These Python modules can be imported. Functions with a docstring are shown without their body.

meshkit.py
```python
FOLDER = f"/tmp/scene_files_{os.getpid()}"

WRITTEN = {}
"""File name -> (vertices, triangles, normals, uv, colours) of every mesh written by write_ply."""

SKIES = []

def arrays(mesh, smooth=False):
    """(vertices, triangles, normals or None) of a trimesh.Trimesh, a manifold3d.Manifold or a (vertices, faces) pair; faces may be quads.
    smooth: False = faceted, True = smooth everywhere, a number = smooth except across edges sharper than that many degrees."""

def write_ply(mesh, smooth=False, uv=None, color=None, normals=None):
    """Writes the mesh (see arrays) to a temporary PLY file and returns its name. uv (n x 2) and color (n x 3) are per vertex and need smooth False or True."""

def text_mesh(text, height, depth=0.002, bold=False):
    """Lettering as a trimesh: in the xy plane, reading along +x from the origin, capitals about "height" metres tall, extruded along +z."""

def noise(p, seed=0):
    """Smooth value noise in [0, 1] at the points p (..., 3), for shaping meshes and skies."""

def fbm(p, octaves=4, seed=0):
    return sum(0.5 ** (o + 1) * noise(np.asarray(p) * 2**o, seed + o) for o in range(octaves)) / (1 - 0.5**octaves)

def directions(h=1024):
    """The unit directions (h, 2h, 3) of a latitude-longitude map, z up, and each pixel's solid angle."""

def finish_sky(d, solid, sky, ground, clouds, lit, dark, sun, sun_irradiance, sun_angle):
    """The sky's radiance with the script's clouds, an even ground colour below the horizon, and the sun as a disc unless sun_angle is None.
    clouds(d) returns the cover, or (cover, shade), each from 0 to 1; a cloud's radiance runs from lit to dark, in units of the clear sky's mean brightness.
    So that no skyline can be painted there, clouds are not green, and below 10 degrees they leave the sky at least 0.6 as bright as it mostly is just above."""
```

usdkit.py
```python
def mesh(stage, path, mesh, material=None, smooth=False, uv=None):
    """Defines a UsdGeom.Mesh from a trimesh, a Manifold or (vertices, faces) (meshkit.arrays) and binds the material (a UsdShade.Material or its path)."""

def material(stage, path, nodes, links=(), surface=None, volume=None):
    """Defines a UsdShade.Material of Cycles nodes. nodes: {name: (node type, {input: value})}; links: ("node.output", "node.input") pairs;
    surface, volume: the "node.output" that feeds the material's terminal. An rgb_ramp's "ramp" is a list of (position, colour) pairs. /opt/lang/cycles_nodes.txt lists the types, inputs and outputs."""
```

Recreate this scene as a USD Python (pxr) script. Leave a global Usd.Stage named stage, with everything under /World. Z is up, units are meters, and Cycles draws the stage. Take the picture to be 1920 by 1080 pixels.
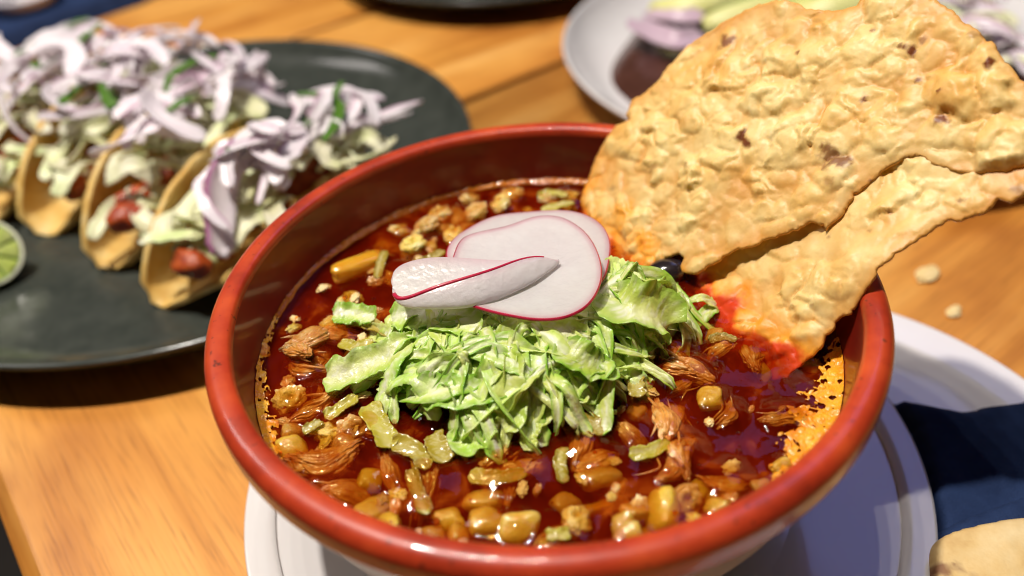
import math, numpy as np, trimesh, usdkit, meshkit
from pxr import Usd, UsdGeom, UsdLux, UsdShade, Sdf, Gf, Vt
from scipy.spatial import Delaunay, cKDTree
from shapely.geometry import Polygon, Point
from shapely import contains_xy
from meshkit import noise, fbm

stage = Usd.Stage.CreateInMemory()
UsdGeom.SetStageUpAxis(stage, 'Z'); UsdGeom.SetStageMetersPerUnit(stage, 1.0)
UsdGeom.Xform.Define(stage, '/World'); UsdGeom.Scope.Define(stage, '/World/Looks')
RNG = np.random.default_rng(11)
A = lambda *x: np.array(x, float)

# ------------------------------------------------------------------ camera
CAM = A(-0.00704036, -0.15507291, 0.20073547)
RT = A(0.99682532, -0.05018172, -0.06181485)
UP = A(0.0796196, 0.62826755, 0.77391253)
FW = A(0.0, 0.77637728, -0.63026845)
cam = UsdGeom.Camera.Define(stage, '/World/camera')
M4 = Gf.Matrix4d(1.0)
for i, r in enumerate((RT, UP, -FW)):
    M4.SetRow(i, Gf.Vec4d(*map(float, r), 0))
M4.SetRow(3, Gf.Vec4d(*map(float, CAM), 1))
cam.AddTransformOp().Set(M4)
cam.CreateHorizontalApertureAttr(36.0); cam.CreateVerticalApertureAttr(20.25)
cam.CreateFocalLengthAttr(28.8)
cam.CreateFStopAttr(6.3); cam.CreateFocusDistanceAttr(0.197)
cam.CreateClippingRangeAttr(Gf.Vec2f(0.01, 50))
cam.CreateExposureAttr(0.1)

# ------------------------------------------------------------------ lamps (an evening restaurant: warm ceiling spots, a bluish panel)
def look_at(prim, pos, target):
    z = A(*pos) - A(*target); z /= np.linalg.norm(z)
    x = np.cross(A(0, 1, 0) if abs(z[1]) < .95 else A(1, 0, 0), z); x /= np.linalg.norm(x)
    y = np.cross(z, x)
    m = Gf.Matrix4d(1.0)
    for i, r in enumerate((x, y, z)):
        m.SetRow(i, Gf.Vec4d(*map(float, r), 0))
    m.SetRow(3, Gf.Vec4d(*map(float, pos), 1))
    UsdGeom.Xformable(prim).AddTransformOp().Set(m)

def sphere_light(name, pos, r, inten, col):
    l = UsdLux.SphereLight.Define(stage, '/World/' + name)
    l.CreateRadiusAttr(r); l.CreateIntensityAttr(inten); l.CreateColorAttr(Gf.Vec3f(*col)); l.AddTranslateOp().Set(Gf.Vec3d(*pos))

def rect_light(name, pos, target, w, h, inten, col):
    l = UsdLux.RectLight.Define(stage, '/World/' + name)
    l.CreateWidthAttr(w); l.CreateHeightAttr(h); l.CreateIntensityAttr(inten); l.CreateColorAttr(Gf.Vec3f(*col)); look_at(l, pos, target)

KEY = A(-.33, .13, 1.15)
WARM = (1.0, .925, .84)
sphere_light('spot_lamp', KEY, .020, 3050, WARM)
for k in range(5):
    sphere_light('lamp_bulb_%03d' % (k + 1), KEY + A(.08 + .055 * k, .012 * k, .03), .006, 2700, WARM)
rect_light('blue_panel', (.60, .76, 1.2), (.5, .5, .0), .56, .52, 1.5, (.30, .37, 1.0))
rect_light('side_lamp', (-1.0, .5, 1.0), (-.1, .25, .02), .44, .26, 7.5, (1.0, .92, .88))
dome = UsdLux.DomeLight.Define(stage, '/World/room_ambience')
dm = usdkit.material(stage, '/World/Looks/room_ambience', {'b': ('background_shader', {'color': (.96, .88, .80), 'strength': .026})}, [], surface='b.background')
UsdShade.MaterialBindingAPI.Apply(dome.GetPrim()).Bind(dm)

def ray(px):
    px = np.atleast_2d(np.asarray(px, float))
    d = FW * 1536 + RT * (px[:, :1] - 960) - UP * (px[:, 1:] - 540)
    return d / np.linalg.norm(d, axis=1, keepdims=True)

def at(px, z):                                   # points of the level z seen at these places of the picture
    d = ray(px)
    p = CAM + d * ((z - CAM[2]) / d[:, 2:])
    return p if np.ndim(px) == 2 else p[0]

def on_plane(px, p0, n):
    d = ray(px)
    p = CAM + d * (((p0 - CAM) @ n) / (d @ n))[:, None]
    return p if np.ndim(px) == 2 else p[0]

# ------------------------------------------------------------------ object helpers
USED = {}
def numbered(parent, name):
    k = USED.get((parent, name), 0); USED[(parent, name)] = k + 1
    return name if k == 0 else '%s_%03d' % (name, k)

def tag(p, label=None, cat=None, group=None, kind=None):
    for k, v in (('label', label), ('category', cat), ('group', group), ('kind', kind)):
        if v:
            p.SetCustomDataByKey(k, v)

def thing(name, label=None, cat=None, group=None, kind=None, loc=None):
    path = '/World/' + numbered('/World', name)
    x = UsdGeom.Xform.Define(stage, path)
    tag(x.GetPrim(), label, cat, group, kind)
    return path

def obj(name, mesh, m, parent='/World', smooth=True, pv=None, **kw):
    path = parent + '/' + numbered(parent, name)
    g = usdkit.mesh(stage, path, mesh, MATS[m] if isinstance(m, str) else m, smooth=smooth)
    for k, v in (pv or {}).items():
        UsdGeom.PrimvarsAPI(g).CreatePrimvar(k, Sdf.ValueTypeNames.FloatArray, 'vertex').Set(Vt.FloatArray.FromNumpy(np.asarray(v, np.float32)))
    tag(g.GetPrim(), **kw)
    return path

def grid_faces(n, m, wrap_m=False, off=0, flip=False):
    i, j = np.meshgrid(np.arange(n - 1), np.arange(m if wrap_m else m - 1), indexing='ij')
    k = (j + 1) % m
    q = np.stack([i * m + j, (i + 1) * m + j, (i + 1) * m + k, i * m + k], -1).reshape(-1, 4) + off
    if flip:
        q = q[:, ::-1]
    return np.vstack([q[:, [0, 1, 2]], q[:, [0, 2, 3]]])

def grid_normals(P):
    du = np.gradient(P, axis=0); dv = np.gradient(P, axis=1)
    n = np.cross(du, dv); l = np.linalg.norm(n, axis=-1, keepdims=True)
    return n / np.maximum(l, 1e-12)

def sheet(P, thick):
    """A thin closed sheet over the grid P (n, m, 3); its second half of vertices is the other face."""
    n, m = P.shape[:2]
    N = grid_normals(P)
    t = np.broadcast_to(thick, (n, m))[..., None]
    V = np.vstack([(P + N * t / 2).reshape(-1, 3), (P - N * t / 2).reshape(-1, 3)])
    F = [grid_faces(n, m), grid_faces(n, m, off=n * m, flip=True)]
    ids = np.arange(n * m).reshape(n, m)
    loop = np.concatenate([ids[:, 0], ids[-1, 1:], ids[::-1, -1][1:], ids[0, ::-1][1:-1]])
    a, b = loop, np.roll(loop, -1)
    F.append(np.stack([a, b, b + n * m], 1)[:, ::-1]); F.append(np.stack([a, b + n * m, a + n * m], 1)[:, ::-1])
    return V, np.vstack(F)

def lathe(profile, seg=160, c=(0, 0), wob=0):
    p = np.asarray(profile, float)
    a = np.arange(seg) * 2 * np.pi / seg
    P = np.stack([p[:, 0:1] * np.cos(a) + c[0], p[:, 0:1] * np.sin(a) + c[1], np.broadcast_to(p[:, 1:2], (len(p), seg))], -1)
    return P.reshape(-1, 3), grid_faces(len(p), seg, wrap_m=True)

def smooth_profile(pts, n=60):
    from scipy.interpolate import PchipInterpolator
    p = np.asarray(pts, float); s = np.r_[0, np.cumsum(np.linalg.norm(np.diff(p, axis=0), axis=1))]
    t = np.linspace(0, s[-1], n)
    return np.stack([PchipInterpolator(s, p[:, 0])(t), PchipInterpolator(s, p[:, 1])(t)], 1)

def catmull(pts, n):
    p = np.asarray(pts, float)
    from scipy.interpolate import CubicSpline
    s = np.r_[0, np.cumsum(np.linalg.norm(np.diff(p, axis=0), axis=1))]
    return CubicSpline(s, p)(np.linspace(0, s[-1], n)) if len(p) > 2 else p[0] + (p[-1] - p[0]) * np.linspace(0, 1, n)[:, None]

def cat(meshes):
    V, F, o = [], [], 0
    for v, f in meshes:
        V.append(v); F.append(f + o); o += len(v)
    return np.vstack(V), np.vstack(F)

def tube(pts, rad, sides=6):
    p = np.asarray(pts, float); n = len(p)
    t = np.gradient(p, axis=0); t /= np.linalg.norm(t, axis=1, keepdims=True) + 1e-12
    a = np.cross(t, np.where(np.abs(t[:, 2:]) < .9, A(0, 0, 1), A(1, 0, 0))); a /= np.linalg.norm(a, axis=1, keepdims=True) + 1e-12
    b = np.cross(t, a); g = np.arange(sides) * 2 * np.pi / sides
    r = np.broadcast_to(rad, (n,))[:, None, None]
    V = p[:, None] + r * (np.cos(g)[None, :, None] * a[:, None] + np.sin(g)[None, :, None] * b[:, None])
    V = np.vstack([V.reshape(-1, 3), p[:1], p[-1:]])
    F = [grid_faces(n, sides, wrap_m=True, flip=True)]
    s = np.arange(sides); e = (s + 1) % sides
    F.append(np.stack([np.full(sides, n * sides), e, s], 1)); F.append(np.stack([np.full(sides, n * sides + 1), (n - 1) * sides + s, (n - 1) * sides + e], 1))
    return V, np.vstack(F)

def rotz(v, a):
    c, s = math.cos(a), math.sin(a)
    v = np.asarray(v, float)
    return np.stack([v[..., 0] * c - v[..., 1] * s, v[..., 0] * s + v[..., 1] * c, v[..., 2]], -1)

def randrot(rng, tilt=1.0):
    ax = rng.normal(size=3); ax /= np.linalg.norm(ax)
    return trimesh.transformations.rotation_matrix(rng.uniform(0, 6.28) * tilt, ax)[:3, :3]

# ------------------------------------------------------------------ materials
MATS = {}
def pmat(name, ramp, scale=60, detail=4, rough=.5, bump=0., bscale=200, bdist=.0006, bdetail=3, sss=0, sssr=(1, .5, .25), ssss=.002, coat=0, crough=.05, rnd=0, hrnd=0, transl=0, tcol=None,
         stretch=None, rot=(0, 0, 0), spec=.5, dist=0., rrange=None, extra=None, tint=None, thin=0, speck=None, big=None):
    n = {'g': ('geometry', {}), 'mp': ('mapping', {'scale': stretch or (1, 1, 1), 'rotation': rot}),
         'no': ('noise_texture', {'scale': scale, 'detail': detail, 'roughness': .6, 'distortion': dist}),
         'ra': ('rgb_ramp', {'ramp': ramp}),
         'p': ('principled_bsdf', {'roughness': rough, 'subsurface_weight': sss, 'subsurface_radius': sssr, 'subsurface_scale': ssss, 'coat_weight': coat, 'coat_roughness': crough, 'specular_ior_level': spec})}
    L = [('g.position', 'mp.vector'), ('mp.vector', 'no.vector'), ('no.fac', 'ra.fac')]
    col = 'ra.color'
    if rnd or hrnd:
        n['oi'] = ('object_info', {})
        n['mr'] = ('map_range', {'from_min': 0., 'from_max': 1., 'to_min': 1 - rnd, 'to_max': 1 + rnd})
        n['mh'] = ('map_range', {'from_min': 0., 'from_max': 1., 'to_min': .5 - hrnd, 'to_max': .5 + hrnd})
        n['hs'] = ('hsv', {})
        L += [('oi.random', 'mr.value'), ('mr.result', 'hs.value'), ('oi.random', 'mh.value'), ('mh.result', 'hs.hue'), (col, 'hs.color')]
        col = 'hs.color'
    for k, (pvname, colour) in enumerate(tint or []):
        n['at%d' % k] = ('attribute', {'attribute': pvname}); n['mx%d' % k] = ('mix', {'mix_type': 'mix', 'color2': colour})
        L += [('at%d.fac' % k, 'mx%d.fac' % k), (col, 'mx%d.color1' % k)]; col = 'mx%d.color' % k
    if big:                                      # a second, larger mottling: (scale, low, high, colour)
        n['nb'] = ('noise_texture', {'scale': big[0], 'detail': 4, 'roughness': .55}); n['mb'] = ('map_range', {'from_min': big[1], 'from_max': big[2], 'clamp': True}); n['xb'] = ('mix', {'mix_type': 'multiply', 'color2': big[3]})
        L += [('mp.vector', 'nb.vector'), ('nb.fac', 'mb.value'), ('mb.result', 'xb.fac'), (col, 'xb.color1')]; col = 'xb.color'
    if speck:                                    # small dark flecks in the glaze
        n['ns'] = ('noise_texture', {'scale': 520., 'detail': 2, 'roughness': .5}); n['ms'] = ('map_range', {'from_min': .66, 'from_max': .74, 'clamp': True}); n['xs'] = ('mix', {'mix_type': 'mix', 'color2': speck})
        L += [('mp.vector', 'ns.vector'), ('ns.fac', 'ms.value'), ('ms.result', 'xs.fac'), (col, 'xs.color1')]; col = 'xs.color'
    L.append((col, 'p.base_color'))
    if rrange:
        n['rr'] = ('map_range', {'from_min': .3, 'from_max': .7, 'to_min': rrange[0], 'to_max': rrange[1], 'clamp': True})
        L += [('no.fac', 'rr.value'), ('rr.result', 'p.roughness')]
    if bump:
        n['bn'] = ('noise_texture', {'scale': bscale, 'detail': bdetail, 'roughness': .55}); n['bu'] = ('bump', {'strength': bump, 'distance': bdist})
        L += [('mp.vector', 'bn.vector'), ('bn.fac', 'bu.height'), ('bu.normal', 'p.normal')]
        if coat:
            L.append(('bu.normal', 'p.coat_normal'))
    surf = 'p.BSDF'
    if transl:
        n['tl'] = ('translucent_bsdf', {}); n['mc'] = ('mix_closure', {'fac': transl})
        L += [('p.BSDF', 'mc.closure1'), ('tl.BSDF', 'mc.closure2')]
        if tcol:
            n['tl'][1]['color'] = tcol
        else:
            L.append((col, 'tl.color'))
        surf = 'mc.closure'
    MATS[name] = usdkit.material(stage, '/World/Looks/' + name, n, L, surface=surf)

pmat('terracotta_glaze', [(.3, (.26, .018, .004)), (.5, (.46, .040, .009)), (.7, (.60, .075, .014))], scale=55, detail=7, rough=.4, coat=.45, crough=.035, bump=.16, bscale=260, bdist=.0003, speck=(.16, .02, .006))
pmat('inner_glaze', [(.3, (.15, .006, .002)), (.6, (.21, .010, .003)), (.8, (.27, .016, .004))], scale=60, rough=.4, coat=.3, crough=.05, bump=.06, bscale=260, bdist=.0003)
pmat('grey_glaze', [(.3, (.46, .42, .38)), (.7, (.58, .54, .50))], scale=40, rough=.35, bump=.08, bscale=300, bdist=.0002)
pmat('white_porcelain', [(.3, (.74, .71, .70)), (.7, (.79, .77, .76))], scale=18, rough=.16, coat=.7, crough=.04, bump=.02, bscale=160, bdist=.0002)
pmat('black_stoneware', [(.3, (.034, .040, .034)), (.7, (.052, .058, .049))], scale=90, rough=.18, rrange=(.15, .22), bump=.02, bscale=900, bdist=.0002)
pmat('tostada', [(.28, (.70, .38, .10)), (.42, (.84, .55, .19)), (.58, (.91, .67, .28)), (.75, (.95, .77, .40))], scale=80, detail=6, rough=.46, spec=.4, big=(42, .45, .68, (.94, .74, .48)), bump=.16, bscale=600, bdist=.0005, sss=.12, sssr=(1, .55, .2), ssss=.0015,
     tint=[('fry', (.70, .33, .07)), ('char', (.17, .045, .010)), ('halo', (.95, .36, .02)), ('soak', (.66, .05, .002))], coat=.0)
pmat('flour_tortilla', [(.3, (.55, .30, .09)), (.5, (.76, .53, .22)), (.7, (.84, .65, .34))], scale=55, detail=5, rough=.6, bump=.4, bscale=420, bdist=.0005, tint=[('char', (.20, .07, .03))])
pmat('taco_shell', [(.3, (.76, .42, .08)), (.5, (.90, .60, .18)), (.7, (.94, .72, .32))], scale=90, detail=4, rough=.5, bump=.3, bscale=400, bdist=.0004, transl=.12)
pmat('lettuce', [(.3, (.52, .72, .08)), (.5, (.79, .89, .22)), (.7, (.93, .96, .46))], scale=110, detail=4, rough=.36, bump=.7, bscale=520, bdist=.0006, rnd=.10, hrnd=.016, transl=.32, coat=.3, crough=.12,
     tint=[('rib', (.96, .97, .76)), ('edge', (.30, .62, .03))])
pmat('wet_lettuce', [(.3, (.42, .34, .02)), (.55, (.60, .48, .05)), (.75, (.70, .60, .14))], scale=110, rough=.22, bump=.5, bscale=420, bdist=.0005, rnd=.18, hrnd=.02, transl=.35, coat=.5, crough=.07, tint=[('rib', (.80, .72, .34)), ('edge', (.40, .26, .02))])
pmat('cabbage', [(.3, (.72, .80, .36)), (.5, (.90, .90, .60)), (.7, (.96, .94, .78))], scale=60, rough=.4, rnd=.12, hrnd=.02, transl=.25)
pmat('red_onion', [(.3, (.92, .82, .88)), (.6, (.96, .91, .93)), (.8, (.97, .94, .93))], scale=70, rough=.3, transl=.25, tint=[('edge', (.52, .20, .38))], rnd=.06)
pmat('radish_flesh', [(.3, (.93, .88, .88)), (.6, (.96, .93, .92)), (.8, (.97, .95, .95))], scale=140, rough=.28, rrange=(.2, .4), bump=.9, bscale=520, bdist=.0004, sss=.2, sssr=(1, .8, .8), ssss=.002, coat=.9, crough=.10, transl=.42, tint=[('edge', (.80, .42, .50))])
pmat('radish_skin', [(.3, (.42, .006, .035)), (.7, (.58, .02, .07))], scale=600, rough=.3, coat=.4)
pmat('hominy', [(.3, (.80, .34, .035)), (.5, (.90, .52, .10)), (.7, (.94, .72, .30))], scale=220, rough=.6, bump=.9, bscale=420, bdist=.0008, sss=.4, sssr=(1, .5, .15), ssss=.003, coat=.45, crough=.08, rnd=.2, hrnd=.022)
pmat('onion_dice', [(.3, (.82, .34, .02)), (.55, (.90, .48, .055)), (.75, (.94, .64, .17))], scale=160, rough=.4, bump=.6, bscale=400, bdist=.0006, sss=.5, sssr=(1, .6, .2), ssss=.004, coat=.8, crough=.05, rnd=.2, hrnd=.02)
pmat('carrot', [(.3, (.80, .27, .01)), (.7, (.88, .38, .03))], scale=160, rough=.25, bump=.25, bscale=500, bdist=.0004, sss=.4, sssr=(1, .35, .05), ssss=.003, coat=1.0, crough=.03)
pmat('chicken', [(.3, (.44, .11, .012)), (.5, (.68, .26, .045)), (.7, (.86, .52, .19))], scale=240, rough=.3, bump=.6, bscale=700, bdist=.0006, sss=.25, sssr=(1, .5, .2), ssss=.002, coat=1.0, crough=.04, rnd=.16)
pmat('foam', [(.3, (.72, .20, .006)), (.5, (.88, .36, .014)), (.7, (.94, .52, .05))], scale=150, detail=6, rough=.35, bump=.5, bscale=1300, bdist=.0003, sss=.2, sssr=(1, .5, .1), ssss=.001, coat=.5, crough=.05)
pmat('oil_line', [(.3, (.42, .10, .006)), (.6, (.56, .18, .012)), (.8, (.66, .27, .03))], scale=160, rough=.25, coat=.6, crough=.05)
pmat('meat', [(.3, (.18, .014, .003)), (.55, (.36, .05, .006)), (.75, (.54, .13, .02))], scale=190, rough=.45, bump=.5, bscale=400, bdist=.001, coat=.2, crough=.1, rnd=.2)
pmat('mole_sauce', [(.3, (.05, .017, .011)), (.6, (.095, .036, .024)), (.8, (.17, .075, .055))], scale=45, rough=.22, bump=.4, bscale=90, bdist=.002, coat=.6, crough=.08)
pmat('avocado_flesh', [(.3, (.66, .66, .18)), (.7, (.78, .76, .34))], scale=40, rough=.4, tint=[('edge', (.14, .34, .03))])
pmat('lime_flesh', [(.3, (.60, .74, .12)), (.6, (.74, .84, .26)), (.8, (.84, .88, .44))], scale=180, rough=.25, coat=.6, transl=.2)
pmat('lime_pith', [(.3, (.80, .84, .55)), (.7, (.86, .88, .66))], scale=90, rough=.5)
pmat('lime_rind', [(.3, (.20, .38, .03)), (.7, (.34, .50, .06))], scale=160, rough=.35, bump=.3, bscale=800, bdist=.0004)
pmat('navy_cloth', [(.3, (.009, .022, .070)), (.7, (.016, .036, .105))], scale=120, rough=.85, bump=.6, bscale=1600, bdist=.0005, spec=.25)
pmat('pale_ceramic', [(.3, (.62, .60, .62)), (.7, (.70, .68, .70))], scale=20, rough=.25)
pmat('crumb', [(.3, (.78, .56, .22)), (.7, (.85, .68, .36))], scale=300, rough=.6)
pmat('black_bean', [(.3, (.012, .008, .010)), (.7, (.025, .016, .018))], scale=100, rough=.2, coat=1.0)
pmat('herb', [(.3, (.06, .16, .012)), (.7, (.12, .26, .03))], scale=200, rough=.4, transl=.2)
pmat('floor_dark', [(.3, (.02, .015, .012)), (.7, (.03, .024, .02))], scale=3, rough=.7)

def wood(name, ang, dim=1.0):
    n = {'g': ('geometry', {}), 'm0': ('mapping', {'rotation': (0, 0, -ang)}), 'm1': ('mapping', {'scale': (1.0, 9.0, 9.0)}), 'm2': ('mapping', {'scale': (1.0, 26.0, 26.0)}),
         'big': ('noise_texture', {'scale': 5.0, 'detail': 3, 'roughness': .5, 'distortion': .6}),
         'fine': ('noise_texture', {'scale': 34.0, 'detail': 5, 'roughness': .65, 'distortion': .3}),
         'blot': ('noise_texture', {'scale': 11.0, 'detail': 3, 'roughness': .5}),
         'r1': ('rgb_ramp', {'ramp': [(.28, (.52, .20, .03)), (.45, (.74, .33, .06)), (.6, (.84, .42, .095)), (.75, (.88, .50, .15))]}),
         'r2': ('rgb_ramp', {'ramp': [(.3, (.52, .44, .36)), (.48, (.92, .90, .86)), (.7, (1, 1, 1))]}),
         'r3': ('rgb_ramp', {'ramp': [(.32, (.58, .42, .32)), (.45, (.88, .79, .71)), (.6, (1, 1, 1))]}),
         'x': ('mix', {'mix_type': 'multiply', 'fac': .75}), 'x2': ('mix', {'mix_type': 'multiply', 'fac': .8}),
         'oi': ('object_info', {}), 'mr': ('map_range', {'to_min': .92 * dim, 'to_max': 1.06 * dim}), 'hs': ('hsv', {}),
         'bu': ('bump', {'strength': .25, 'distance': .0006}),
         'p': ('principled_bsdf', {'roughness': .38, 'coat_weight': .25, 'coat_roughness': .25})}
    L = [('g.position', 'm0.vector'), ('m0.vector', 'm1.vector'), ('m0.vector', 'm2.vector'), ('m1.vector', 'big.vector'), ('m2.vector', 'fine.vector'), ('m0.vector', 'blot.vector'),
         ('big.fac', 'r1.fac'), ('fine.fac', 'r2.fac'), ('blot.fac', 'r3.fac'), ('r1.color', 'x.color1'), ('r2.color', 'x.color2'), ('x.color', 'x2.color1'), ('r3.color', 'x2.color2'),
         ('oi.random', 'mr.value'), ('mr.result', 'hs.value'), ('x2.color', 'hs.color'), ('hs.color', 'p.base_color'), ('fine.fac', 'bu.height'), ('bu.normal', 'p.normal')]
    MATS[name] = usdkit.material(stage, '/World/Looks/' + name, n, L, surface='p.BSDF')

MATS['broth'] = usdkit.material(stage, '/World/Looks/broth', {
    'g': ('geometry', {}), 'n1': ('noise_texture', {'scale': 420., 'detail': 3, 'roughness': .5}), 'bu': ('bump', {'strength': .06, 'distance': .0003}),
    'n2': ('noise_texture', {'scale': 75., 'detail': 5, 'roughness': .6, 'distortion': .8}), 'tr': ('rgb_ramp', {'ramp': [(.42, (.02, .02, .02)), (.57, (.09, .09, .09)), (.74, (.40, .40, .40))]}), 'tc': ('rgb_ramp', {'ramp': [(.35, (.40, .008, .001)), (.55, (.60, .035, .002)), (.72, (.80, .17, .01))]}),
    'df': ('diffuse_bsdf', {}), 'md': ('mix_closure', {}),
    't': ('transparent_bsdf', {'color': (.98, .93, .86)}), 'gl': ('glossy_bsdf', {'color': (1, 1, 1), 'roughness': .035}), 'f': ('fresnel', {'IOR': 1.27}), 'm': ('mix_closure', {}),
    'ab': ('absorption_volume', {'color': (.955, .62, .05), 'density': 520.}), 'sc': ('scatter_volume', {'color': (.70, .035, .003), 'density': 190., 'anisotropy': .2}), 'av': ('add_closure', {})},
    [('g.position', 'n1.vector'), ('n1.fac', 'bu.height'), ('bu.normal', 'gl.normal'), ('bu.normal', 'f.normal'), ('g.position', 'n2.vector'), ('n2.fac', 'tr.fac'), ('n2.fac', 'tc.fac'), ('tr.color', 'md.fac'), ('tc.color', 'df.color'), ('t.BSDF', 'md.closure1'), ('df.BSDF', 'md.closure2'),
     ('f.fac', 'm.fac'), ('md.closure', 'm.closure1'), ('gl.BSDF', 'm.closure2'), ('ab.volume', 'av.closure1'), ('sc.volume', 'av.closure2')],
    surface='m.closure', volume='av.closure')
MATS['oil'] = usdkit.material(stage, '/World/Looks/oil', {
    't': ('transparent_bsdf', {'color': (.95, .62, .22)}), 'gl': ('glossy_bsdf', {'color': (1, 1, 1), 'roughness': .03}), 'f': ('fresnel', {'IOR': 1.46}), 'm': ('mix_closure', {})},
    [('f.fac', 'm.fac'), ('t.BSDF', 'm.closure1'), ('gl.BSDF', 'm.closure2')], surface='m.closure')

# ------------------------------------------------------------------ table
ANG = math.radians(36.0)
E1, E2 = A(math.cos(ANG), math.sin(ANG), 0), A(-math.sin(ANG), math.cos(ANG), 0)
wood('oak_boards', ANG); wood('dark_oak_boards', ANG, .66); wood('oak_end_board', ANG + math.pi / 2)
SEAM = at((960, 152), 0.0) @ E2
EDGE = at((17, 1030), 0.0) @ E1
def board(parent, a0, a1, b0, b1, m, ch=.0012, top=0.0, th=.032, name='plank'):
    xs, ys = (a0, a0 + ch, a1 - ch, a1), (b0, b0 + ch, b1 - ch, b1)
    v = []
    for (x0, x1, y0, y1, z) in ((xs[0], xs[3], ys[0], ys[3], top - th), (xs[0], xs[3], ys[0], ys[3], top - ch), (xs[1], xs[2], ys[1], ys[2], top)):
        v += [E1 * x + E2 * y + A(0, 0, z) for x, y in ((x0, y0), (x1, y0), (x1, y1), (x0, y1))]
    f = [(0, 3, 2, 1), (8, 9, 10, 11)]
    for k in (0, 4):
        for i in range(4):
            j = (i + 1) % 4; f.append((k + i, k + j, k + 4 + j, k + 4 + i))
    obj(name, (np.array(v), np.array(f)), m, parent, smooth=False)
tb = thing('wooden_table', 'warm orange-brown wooden table top under all the dishes', 'table')
board(tb, EDGE, EDGE + .088, -.6, .62, 'oak_end_board', ch=.005)
for k in range(-3, 4):
    board(tb, EDGE + .0895, EDGE + 1.05, SEAM + .155 * k + .0030, SEAM + .155 * (k + 1) - .0030, 'dark_oak_boards' if k == -1 else 'oak_boards')
v = A((-3, -3, -.75), (3, -3, -.75), (3, 3, -.75), (-3, 3, -.75))
obj('floor', (v, np.array([(0, 1, 2, 3)])), 'floor_dark', smooth=False, kind='structure', label='dark floor far below the table edge')

# ------------------------------------------------------------------ plates
def plate(name, c, R, zr, z0, well, m, label, cat, group=None, lip=.002, t=.0032, ridge=False, foot=None):
    foot = foot or well * .86
    top = [(0, z0 + t), (well * .6, z0 + t), (well * .93, z0 + t + .0004), (well, z0 + t + .001)]
    if ridge:
        top += [(well + (R - well) * .45, zr - .0022), (R * .905, zr - .0018), (R * .92, zr - .0008), (R * .945, zr - .0004)]
    else:
        w0, hh = R - lip - well, zr - .0003 - (z0 + t + .001)
        am = 2 * math.atan2(hh, w0)
        top += [(well + w0 * math.sin(am * q) / math.sin(am), z0 + t + .001 + hh * (1 - math.cos(am * q)) / (1 - math.cos(am))) for q in (.15, .3, .45, .6, .75, .88)]
    top += [(R - lip, zr - .0003)]
    a = smooth_profile(top, 60)
    edge = [(R - lip * .5, zr), (R - .0003, zr - .0003), (R, zr - .001), (R - .0004, zr - .0018)]
    und = smooth_profile([(R - .0012, zr - .0026), (well * 1.06, z0 + .004), (foot * 1.04, z0 + .0022), (foot * 1.01, z0), (foot * .95, z0), (foot * .9, z0 + .0015), (0, z0 + .0015)], 40)
    p = thing(name, label, cat, group)
    obj('plate_top', lathe(np.vstack([a, edge]), 192, c), m, p)
    obj('plate_underside', lathe(np.vstack([[edge[-1]], und]), 192, c), m, p)
    return p

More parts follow.
